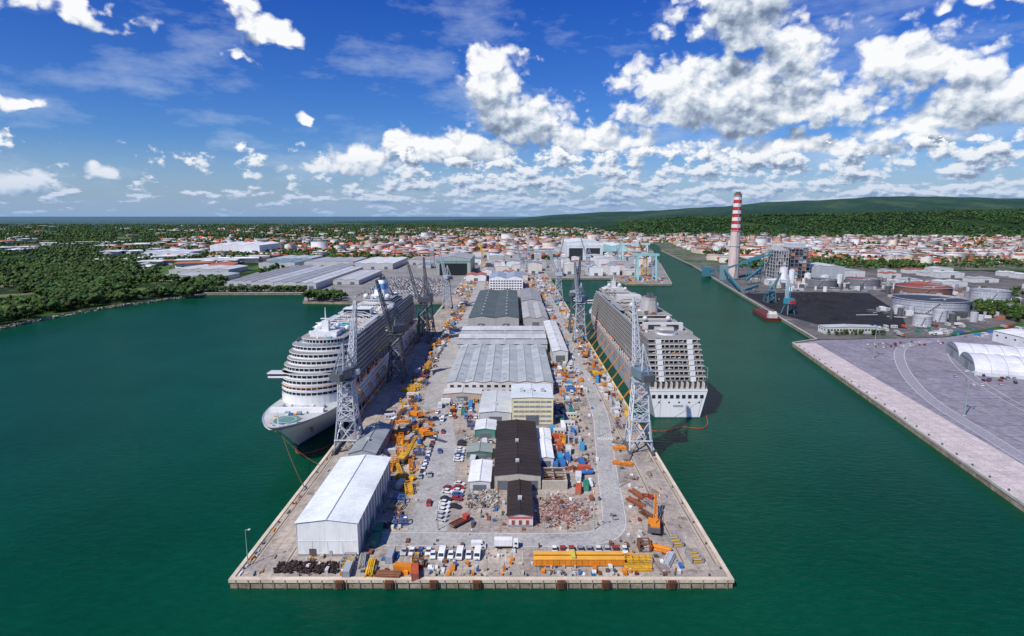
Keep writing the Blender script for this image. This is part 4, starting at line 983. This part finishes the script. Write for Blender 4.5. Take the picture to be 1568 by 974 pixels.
# ------------------------------------------------------------------ numpy merged masses
def np_obj(name,V,F,C,mat):
    me=bpy.data.meshes.new(name); k=F.shape[1]
    me.vertices.add(len(V)); me.vertices.foreach_set('co',V.astype(np.float32).ravel())
    me.loops.add(F.size); me.loops.foreach_set('vertex_index',F.astype(np.int32).ravel())
    me.polygons.add(len(F)); me.polygons.foreach_set('loop_start',np.arange(0,F.size,k,dtype=np.int32))
    me.materials.append(mat); a=me.attributes.new('Col','FLOAT_COLOR','FACE')
    cc=np.ones((len(F),4),np.float32); cc[:,:3]=C; a.data.foreach_set('color',cc.ravel()); me.update(); me.validate(); return place(name,me)
def ico(sub):
    bm=bmesh.new(); bmesh.ops.create_icosphere(bm,subdivisions=sub,radius=1); V=np.array([v.co[:] for v in bm.verts]);F=np.array([[v.index for v in f.verts] for f in bm.faces]); bm.free(); return V,F
I1=ico(1)
def tree_tpl(nc,base,leaf=0):
    Vs=[];Fs=[];Cs=[];n=0
    a=np.arange(5)*2*np.pi/5; lo=np.c_[.035*np.cos(a),.035*np.sin(a),np.zeros(5)];hi=np.c_[.02*np.cos(a),.02*np.sin(a),np.full(5,.55)]
    Vs.append(np.r_[lo,hi])
    f=[]
    for i in range(5): j=(i+1)%5; f+= [[i,j,5+j],[i,5+j,5+i]]
    Fs.append(np.array(f)); Cs.append(np.tile([.09,.06,.04],(10,1))); n=10
    for c in range(nc):
        V,F=base; ang=nr.rand()*6.28; rr=.24*np.sqrt(nr.rand()) if c else 0; r=nr.uniform(.15,.25)*(1.3 if nc<4 else 1)
        P=V*(1+nr.uniform(-.28,.28,(len(V),1)))*r*np.array([1,1,.85])+np.array([rr*np.cos(ang),rr*np.sin(ang),nr.uniform(.4,.85) if c else .6])
        Vs.append(P);Fs.append(F+n);n+=len(V); t=nr.uniform(.6,1.5)
        col=np.array([.042,.08,.02])*t; Cs.append(col*nr.uniform(.55,1.45,(len(F),1)))
    for i in range(leaf):
        d=nr.randn(3); d/=np.linalg.norm(d); c=np.array([0,0,.62])+d*np.array([.4,.4,.34])*nr.uniform(.75,1.08); u=nr.randn(3)*.05; v=nr.randn(3)*.05
        Vs.append(np.array([c,c+u,c+v]));Fs.append(np.array([[n,n+1,n+2]]));n+=3; Cs.append((np.array([[.05,.1,.025]])*nr.uniform(.6,1.9)))
    return np.vstack(Vs),np.vstack(Fs),np.vstack(Cs)
def trees(name,XY,H,tpls,tintmul=(1,1,1)):
    XY=np.asarray(XY);H=np.asarray(H); idx=nr.randint(0,len(tpls),len(XY)); Vs=[];Fs=[];Cs=[];n=0
    for t,(V,F,C) in enumerate(tpls):
        P=XY[idx==t];h=H[idx==t];K=len(P)
        if not K: continue
        a=nr.rand(K)*6.28; c,s=np.cos(a),np.sin(a); wx=nr.uniform(.8,1.35,K)
        X=(V[None,:,0]*c[:,None]-V[None,:,1]*s[:,None])*(h*wx)[:,None]+P[:,0:1]
        Y=(V[None,:,0]*s[:,None]+V[None,:,1]*c[:,None])*(h*wx)[:,None]+P[:,1:2]
        zb=P[:,2:3] if P.shape[1]>2 else np.full((K,1),D)
        Zz=V[None,:,2]*h[:,None]+zb
        Vs.append(np.stack([X,Y,Zz],-1).reshape(-1,3)); Fs.append((F[None]+(np.arange(K)*len(V))[:,None,None]+n).reshape(-1,3)); n+=K*len(V)
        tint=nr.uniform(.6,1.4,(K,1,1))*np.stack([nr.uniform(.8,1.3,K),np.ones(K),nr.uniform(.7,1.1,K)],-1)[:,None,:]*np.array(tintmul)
        Cs.append((C[None]*tint).reshape(-1,3))
    return np_obj(name,np.vstack(Vs),np.vstack(Fs),np.vstack(Cs),MATS['leaf'])
near=[tree_tpl(7,I1,60) for _ in range(5)]; farT=[tree_tpl(2,I1) for _ in range(4)]
def vn(x,y,s,seed=0):
    return (math.sin(x*s+1.3+seed)*math.cos(y*s*1.3+seed*2.1)+.6*math.sin(x*s*2.3+y*s*1.7+seed)+.4*math.cos(x*s*4.1-y*s*3.3+seed*1.7))/2
XY=[];H=[]
for i in range(11000):
    x=U(-1500,-480);y=U(600,1300)
    cx=-545 if y<735 else -545+(y-735)*.45
    if x>cx-8 or x< -y*.95-60: continue
    if y<617+(-548-x)*.15: continue
    if y>960 and x>-500: continue
    if -700<x<-510 and y>1050: continue
    if y>760 and vn(x,y,.011,2)<-.15+(y-760)*.0006: continue
    XY.append((x,y));H.append(U(8,17))
for i in range(150): x=U(-470,-320); XY.append((x,U(898,915)));H.append(U(5,11))
for i in range(40): XY.append((U(-285,-232),U(802,840)));H.append(U(9,16))
for i in range(60): XY.append((U(-500,-470),U(850,960)));H.append(U(9,15))
for i in range(24): XY.append((U(312,370),U(570,575)));H.append(U(3,6))
for i in range(420): XY.append((U(555,760),U(625,760)));H.append(U(6,13))
for i in range(260): XY.append((U(700,1100),U(700,900)));H.append(U(6,13))
for i in range(20): XY.append((U(378,400),U(385,396)));H.append(U(3,6))
trees('tree_belt',XY,H,near)
XY=[];H=[]
def inchan(x,y): return y<2560 and 260+(y-1000)*.205-30<x<370+(y-1000)*.15+90
for i in range(110000):
    y=1050*math.exp(rnd.random()*1.95); x=U(-.95,.95)*y
    if len(XY)>27000: break
    if y<1560 and -700<x<480: continue
    if y<1300 and x>0: continue
    if inchan(x,y): continue
    if x<-500:
        if vn(x,y,.006,1)<-.15 and rnd.random()<.93: continue
    else:
        if vn(x,y,.008,4)<.0 and rnd.random()<.8: continue
    if y>3300 and x>900 : continue
    XY.append((x,y));H.append(U(7,15)*(1 if y<3000 else 1.5))
trees('distant_trees',XY,H,farT)
def house_np(gen,name):
    Vs=[];Fs=[];Cs=[];k=0
    base=np.array([[-.5,-.5,0],[.5,-.5,0],[.5,.5,0],[-.5,.5,0],[-.5,-.5,1],[.5,-.5,1],[.5,.5,1],[-.5,.5,1],[0,-.5,1],[0,.5,1],[-.56,-.54,1],[.56,-.54,1],[.56,.54,1],[-.56,.54,1]],float)
    F=np.array([[0,1,5],[0,5,4],[1,2,6],[1,6,5],[2,3,7],[2,7,6],[3,0,4],[3,4,7],[4,5,8],[6,7,9],[10,8,9],[10,9,13],[8,11,12],[8,12,9]])
    for (x,y,w,l,h,rh,a,wc,rc) in gen:
        V=base.copy(); V[:,0]*=w;V[:,1]*=l;V[:,2]*=h; V[8:10,2]+=rh; V[10:,2]-=.1
        c,s=math.cos(a),math.sin(a); X=V[:,0]*c-V[:,1]*s+x;Y=V[:,0]*s+V[:,1]*c+y
        Vs.append(np.c_[X,Y,V[:,2]+D]);Fs.append(F+k);k+=14
        C=np.empty((14,3));C[:10]=wc;C[10:]=rc;Cs.append(C)
    return np_obj(name,np.vstack(Vs),np.vstack(Fs),np.vstack(Cs),MATS['far'])
RO=[(.52,.09,.04),(.45,.10,.05),(.55,.14,.07),(.38,.07,.04),(.48,.16,.09)];WA=[(.7,.67,.6),(.55,.46,.36),(.74,.74,.72),(.45,.36,.28),(.6,.53,.45)]
gen=[]
for i in range(90000):
    if len(gen)>14000: break
    y=1480*math.exp(rnd.random()*1.25); x=U(-.6,.95)*y
    if inchan(x,y): continue
    if y<1620 and x<420: continue
    if y>3500 and x>700: continue
    if y>3150 and x>1500: continue
    if x<-520 and rnd.random()<.86: continue
    if vn(x,y,.0045,3)<-.35 and rnd.random()<.8: continue
    g_=26.; bx=round(x/g_)*g_+U(-5,5); by=round(y/g_)*g_+U(-5,5)
    big=rnd.random()<.09; red_=rnd.random()<(.92 if -450<x<200 else .72)
    a=rnd.choice([0,1.5708,1.5708])+vn(x,y,.001)*.8
    if big: gen.append((bx,by,U(16,28),U(20,50),U(10,20),U(.3,1.5),a,jit(rnd.choice(WA)),jit(rnd.choice([(.5,.5,.5),(.7,.7,.7),(.42,.13,.08)]))))
    else: gen.append((bx,by,U(10,16),U(12,22),U(3.5,6.5),U(3.,5.),a,jit(rnd.choice(WA)),jit(rnd.choice(RO) if red_ else rnd.choice([(.6,.6,.6),(.35,.3,.26),(.5,.5,.52)]),.25)))
house_np(gen,'distant_town')
gen=[]
for i in range(420):
    y=1250*math.exp(rnd.random()*1.7); x=U(-.95,-.3)*y
    if x>-620 and y<1650: continue
    if vn(x,y,.003,5)<0: continue
    gen.append((x,y,U(15,55),U(25,110),U(6,11),U(1,2.5),rnd.choice([0,1.57])+.3,jit((.6,.6,.58)),jit(rnd.choice([(.68,.68,.68),(.55,.56,.58),(.75,.75,.76),(.4,.4,.4),(.42,.15,.09)]))))
house_np(gen,'distant_farm_sheds')
gen=[]
for i in range(46):
    x=U(-700,1500);y=U(1900,3300)
    if inchan(x,y): continue
    gen.append((x,y,U(14,24),U(25,60),U(18,34),.5,rnd.choice([0,1.57])+U(-.2,.2),jit(rnd.choice([(.75,.75,.73),(.7,.6,.48),(.6,.35,.25),(.75,.75,.75)])),(.45,.44,.42)))
house_np(gen,'apartment_blocks')
cm_=[]
for r in range(16):
    for i in range(26):
        if rnd.random()<.86: cm_.append((-228+i*4.65+U(-.3,.3),850+r*17+U(-.6,.6)))
V=[];Fq=[];C=[]
bx=np.array([[-.9,-2.1,.3],[.9,-2.1,.3],[.9,2.1,.3],[-.9,2.1,.3],[-.9,-2.1,.95],[.9,-2.1,.95],[.9,2.1,.95],[-.9,2.1,.95],[-.7,-.9,.95],[.7,-.9,.95],[.7,1.5,.95],[-.7,1.5,.95],[-.6,-.3,1.5],[.6,-.3,1.5],[.6,1.1,1.5],[-.6,1.1,1.5]])
fx=np.array([[0,1,5,4],[1,2,6,5],[2,3,7,6],[3,0,4,7],[4,5,6,7],[8,9,13,12],[9,10,14,13],[10,11,15,14],[11,8,12,15],[12,13,14,15]])
for k,(x,y) in enumerate(cm_):
    V.append(bx*1.15+np.array([x,y,D+.02]));Fq.append(fx+16*k); c=rnd.choice(CARC); cc=np.tile(c,(10,1)); cc[5:9]=GL; C.append(cc)
np_obj('parking_lot_cars',np.vstack(V),np.vstack(Fq),np.vstack(C),MATS['paint'])
flat('grass',[(-1400,1000),(-700,985),(-620,1050),(-640,1400),(-1500,1500)],D+.02,g_grass)
flat('grass',[(560,645),(760,690),(1100,880),(1200,800),(1200,560),(700,560),(556,622)],D+.025,g_grass)
# ------------------------------------------------------------------ hills
def sm(t): t=max(0,min(1,t)); return t*t*(3-2*t)
def hh(x,y):
    a=x/max(y,1.)
    far=np.interp(a,[-.3,.0,.07,.2,.33,.44,.55,.65,.83,1.2],[0,50,120,170,225,310,380,400,370,340])
    fr=sm((y-5600)/3400)*sm((15000-y)/5000)
    near_=np.interp(a,[.1,.2,.3,.45,.6,.83,1.2],[0,45,85,105,120,150,180])
    nfr=sm((y-3250)/1300)
    n=vn(x,y,.0011,1)*24+vn(x,y,.003,2)*14
    return max(far*fr+n*fr, near_*nfr*(1-.35*fr)+n*nfr*.5 if near_>0 else 0)
nx,ny=170,110; V=[];F=[]
for j in range(ny):
    y=3100+12000*(j/(ny-1))**1.5
    for i in range(nx):
        a=-.3+1.5*i/(nx-1); x=a*y; V.append((x,y,D-2+hh(x,y)))
for j in range(ny-1):
    for i in range(nx-1): k=j*nx+i; F.append((k,k+1,k+nx+1,k+nx))
m,nt,b=nt_new('forest_hill'); p=pos(nt)
n1=noise(nt,p,.0016,5,.6).outputs[0];n2=noise(nt,p,.03,5,.7).outputs[0]
c=ramp(nt,n1,[(.38,(.014,.034,.018)),(.55,(.026,.06,.022)),(.68,(.08,.11,.04))]); c=mixc(nt,.9,c,ramp(nt,n2,[(.3,.3),(.68,1.35)]),'MULTIPLY')
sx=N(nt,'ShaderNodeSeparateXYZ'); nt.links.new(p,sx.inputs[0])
hz=N(nt,'ShaderNodeMapRange'); hz.inputs[1].default_value=4500; hz.inputs[2].default_value=13000; hz.inputs[3].default_value=0; hz.inputs[4].default_value=.85; nt.links.new(sx.outputs[1],hz.inputs[0])  # aerial haze baked into the hill colour, stronger on far slopes
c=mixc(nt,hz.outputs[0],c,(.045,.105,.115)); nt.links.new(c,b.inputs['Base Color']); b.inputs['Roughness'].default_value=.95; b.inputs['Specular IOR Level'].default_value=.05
bp=N(nt,'ShaderNodeBump'); bp.inputs['Strength'].default_value=1.; bp.inputs['Distance'].default_value=14; nt.links.new(n2,bp.inputs['Height']); nt.links.new(bp.outputs[0],b.inputs['Normal'])
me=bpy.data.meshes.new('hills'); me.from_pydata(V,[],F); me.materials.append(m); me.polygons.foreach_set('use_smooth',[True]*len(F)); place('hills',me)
XY=[];H=[]
for i in range(14000):
    y=U(3250,5600); x=U(.18,1.)*y; z=hh(x,y)
    if vn(x,y,.004,7)<-.45: continue
    XY.append((x,y,D-4+z));H.append(U(14,26))
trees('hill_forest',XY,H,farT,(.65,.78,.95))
# ------------------------------------------------------------------ sky
S=Vector((-.46,-.47,.76)).normalized()
w=bpy.data.worlds.new('World'); sc.world=w; w.use_nodes=True; nt=w.node_tree; bg=nt.nodes['Background']
w.cycles.sampling_method='NONE'
sky=N(nt,'ShaderNodeTexSky'); sky.sky_type='NISHITA'; sky.sun_disc=False; sky.sun_elevation=math.asin(S.z); sky.sun_rotation=math.atan2(S.x,S.y)%6.2832; sky.air_density=1.; sky.dust_density=.6; sky.ozone_density=2.5
tc=N(nt,'ShaderNodeTexCoord'); sx=N(nt,'ShaderNodeSeparateXYZ'); nt.links.new(tc.outputs['Generated'],sx.inputs[0])
az=math_(nt,'ARCTAN2',sx.outputs[0],sx.outputs[1]); hd=math_(nt,'SQRT',math_(nt,'ADD',math_(nt,'MULTIPLY',sx.outputs[0],sx.outputs[0]),math_(nt,'MULTIPLY',sx.outputs[1],sx.outputs[1])))
el=math_(nt,'ARCTAN2',sx.outputs[2],hd)
def comb(g,a,b):
    c=N(g,'ShaderNodeCombineXYZ'); g.links.new(a,c.inputs[0]); g.links.new(b,c.inputs[1]); return c.outputs[0]
def group(name):
    g=bpy.data.node_groups.new(name,'ShaderNodeTree')
    g.interface.new_socket('Az',in_out='INPUT',socket_type='NodeSocketFloat'); g.interface.new_socket('El',in_out='INPUT',socket_type='NodeSocketFloat'); g.interface.new_socket('D',in_out='OUTPUT',socket_type='NodeSocketFloat')
    gi=N(g,'NodeGroupInput');go=N(g,'NodeGroupOutput'); return g,gi.outputs[0],gi.outputs[1],go
BL=[(.37,.32,.12,.12,.07,1.0),(.44,.255,.09,.06,.04,.95),(.33,.175,.17,.07,.03,1.15),(.47,.165,.13,.05,.035,1.05),
(-.02,.195,.06,.065,.06,1.1),(.03,.145,.09,.06,.045,1.05),(.09,.125,.06,.05,.03,1),(.17,.115,.09,.05,.02,1.05),(.64,.235,.13,.05,.035,.95),(.72,.33,.15,.035,.03,.75),(.79,.19,.15,.06,.05,1.05),(.66,.145,.2,.035,.02,.9),
(.5,.105,.3,.03,.018,.9),(-.09,.1,.11,.045,.018,1.1),(-.17,.115,.04,.03,.012,1),(-.27,.078,.12,.032,.012,1.),
(-.395,.29,.06,.032,.022,.95),(-.42,.27,.09,.015,.012,.6),(-.68,.32,.11,.035,.025,.8),(-.775,.175,.055,.018,.012,.95),(-.33,.149,.022,.014,.008,1.),(-.674,.067,.032,.02,.009,1.1),(-.81,.047,.07,.022,.014,1.05)]
g,A,E,go=group('cloud_envelope')
cv=comb(g,A,math_(g,'MULTIPLY',E,1.25))
wn=noise(g,cv,11,3,.6,'2D'); ws=N(g,'ShaderNodeSeparateColor'); g.links.new(wn.outputs['Color'],ws.inputs[0])
amp=math_(g,'MINIMUM',math_(g,'MAXIMUM',math_(g,'MULTIPLY_ADD',E,.5,.02),.01),.18)
AW=math_(g,'MULTIPLY_ADD',math_(g,'SUBTRACT',ws.outputs[0],.5),amp,A); EW=math_(g,'MULTIPLY_ADD',math_(g,'SUBTRACT',ws.outputs[1],.5),math_(g,'MULTIPLY',amp,.8),E)
m_=None
for (a,e,ra,rt,rb,st) in BL:
    a0=math.atan(a); e0=math.atan(e/math.sqrt(1+a*a)); ka=math.cos(a0)
    dx=math_(g,'MULTIPLY_ADD',AW,1/(ra*ka*ka),-a0/(ra*ka*ka))
    dy=math_(g,'MAXIMUM',math_(g,'MULTIPLY_ADD',EW,1/(rt*ka),-e0/(rt*ka)),math_(g,'MULTIPLY_ADD',EW,-1/(rb*ka),e0/(rb*ka)))
    v=math_(g,'MULTIPLY_ADD',dx,dx,math_(g,'MULTIPLY',dy,dy)); v=math_(g,'SUBTRACT',st,math_(g,'SQRT',v))
    m_=v if m_ is None else math_(g,'MAXIMUM',m_,v)
g.links.new(math_(g,'MAXIMUM',m_,-1.2),go.inputs[0]); genv=g
g,A,E,go=group('cloud_billows')
cv=comb(g,A,math_(g,'MULTIPLY',E,1.25))
n3=noise(g,cv,34,4,.62,'2D'); ns=N(g,'ShaderNodeSeparateColor'); g.links.new(n3.outputs['Color'],ns.inputs[0])
pv=comb(g,math_(g,'MULTIPLY_ADD',math_(g,'SUBTRACT',ns.outputs[0],.5),.035,A),math_(g,'MULTIPLY_ADD',math_(g,'SUBTRACT',ns.outputs[1],.5),.035,math_(g,'MULTIPLY',E,1.25)))
def vor(vec,s):
    v=N(g,'ShaderNodeTexVoronoi'); v.voronoi_dimensions='2D'; v.inputs['Scale'].default_value=s; g.links.new(vec,v.inputs['Vector']); return v.outputs['Distance']
pu=math_(g,'ADD',math_(g,'MULTIPLY_ADD',vor(pv,26),-.6,.24),math_(g,'MULTIPLY_ADD',vor(pv,62),-.34,.136))
n1=noise(g,cv,7,4,.55,'2D').outputs[0]
g.links.new(math_(g,'ADD',pu,math_(g,'MULTIPLY_ADD',n1,1.3,-.68)),go.inputs[0]); gbil=g
g,A,E,go=group('cloud_rows')
lg=math_(g,'LOGARITHM',math_(g,'ADD',math_(g,'MAXIMUM',E,0.),.03),2.718)
rn=noise(g,comb(g,math_(g,'MULTIPLY',A,16.),math_(g,'MULTIPLY',lg,2.6)),1.3,6,.6,'2D').outputs[0]
cov=ramp(g,math_(g,'MULTIPLY_ADD',A,.6,.5),[(.05,.05),(.28,.09),(.40,.19),(.55,.23),(1,.22)])
win=ramp(g,math_(g,'MULTIPLY',E,5.),[(0,.8),(.1,1.),(.5,.9),(.68,0)])
rr=math_(g,'MULTIPLY_ADD',math_(g,'SUBTRACT',math_(g,'MULTIPLY_ADD',cov,win,rn),.62),3.8,math_(g,'MULTIPLY_ADD',win,1.2,-1.2))
g.links.new(rr,go.inputs[0]); grow=g
def G_(g,a,e):
    n=N(nt,'ShaderNodeGroup'); n.node_tree=g; nt.links.new(a,n.inputs[0]); nt.links.new(e,n.inputs[1]); return n.outputs[0]
dk=math_(nt,'MINIMUM',math_(nt,'MULTIPLY_ADD',el,.06,.003),.016)
a1=math_(nt,'MULTIPLY_ADD',dk,-.6,az); e1=math_(nt,'ADD',el,dk); e2=math_(nt,'MULTIPLY_ADD',dk,3.2,el)
m0=G_(genv,az,el); b0=G_(gbil,az,el); r0=G_(grow,az,el); b1=G_(gbil,a1,e1); r1=G_(grow,a1,e1); m2=G_(genv,az,e2)
cum0=math_(nt,'ADD',m0,b0); row0=math_(nt,'ADD',r0,math_(nt,'MULTIPLY',b0,.35)); d0=math_(nt,'SMOOTH_MAX',cum0,row0,.12)
isrow=math_(nt,'GREATER_THAN',row0,cum0)
al=N(nt,'ShaderNodeMapRange'); al.interpolation_type='SMOOTHSTEP'; al.inputs[1].default_value=-.1; al.inputs[2].default_value=.4; nt.links.new(d0,al.inputs[0])
slope=math_(nt,'SUBTRACT',m0,m2)
ltc=math_(nt,'ADD',math_(nt,'MULTIPLY_ADD',math_(nt,'SUBTRACT',b0,b1),.95,.72),math_(nt,'MULTIPLY_ADD',math_(nt,'MINIMUM',math_(nt,'MAXIMUM',m2,-.4),.9),-.5,math_(nt,'MULTIPLY',slope,.12)))
ltr=math_(nt,'ADD',math_(nt,'MULTIPLY_ADD',math_(nt,'SUBTRACT',r0,r1),.9,.70),math_(nt,'MULTIPLY',math_(nt,'MAXIMUM',r1,-.3),-.35))
mixf=N(nt,'ShaderNodeMix'); nt.links.new(isrow,mixf.inputs[0]); nt.links.new(ltc,mixf.inputs[2]); nt.links.new(ltr,mixf.inputs[3])
cc=ramp(nt,mixf.outputs[0],[(.0,(1.9,2.4,3.4)),(.3,(3.7,4.5,5.8)),(.62,(7.2,7.8,8.6)),(.85,(9.6,9.7,9.9))])
hs=N(nt,'ShaderNodeHueSaturation'); hs.inputs['Saturation'].default_value=1.25; nt.links.new(sky.outputs[0],hs.inputs['Color'])
elr=ramp(nt,el,[(0,(.8,.85,1.05)),(.12,(.42,.66,1.1)),(.35,(.2,.47,1.15))])
sk=mixc(nt,1.,hs.outputs[0],elr,'MULTIPLY')
cz=comb(nt,az,math_(nt,'MULTIPLY',el,3.))
ci=noise(nt,cz,5,5,.62,'2D').outputs[0]; cia=ramp(nt,ci,[(.5,0),(.75,.4)])
sk=mixc(nt,cia,sk,(6,7,8.5))
colr=mixc(nt,al.outputs[0],sk,cc)
hzf=ramp(nt,el,[(0,.85),(.03,.5),(.1,0)]); colr=mixc(nt,hzf,colr,(2.6,4.2,6.8))
nt.links.new(colr,bg.inputs['Color']); bg.inputs['Strength'].default_value=.1
# ------------------------------------------------------------------ sun + camera
l=bpy.data.lights.new('sun','SUN'); l.energy=4.9; l.angle=math.radians(.5); l.color=(1,.955,.885); so=bpy.data.objects.new('sun',l); sc.collection.objects.link(so); so.rotation_euler=S.to_track_quat('Z','Y').to_euler()
cd=bpy.data.cameras.new('camera'); cd.lens=36*900/1568; cd.sensor_width=36; cd.clip_start=1; cd.clip_end=150000
co=bpy.data.objects.new('camera',cd); sc.collection.objects.link(co); co.location=(0,0,120); co.rotation_euler=(math.radians(90-9.9),0,0); sc.camera=co
sc.view_settings.view_transform='Standard'; sc.view_settings.look='None'; sc.view_settings.exposure=0; sc.view_settings.gamma=1
print('objects',len(bpy.data.objects))
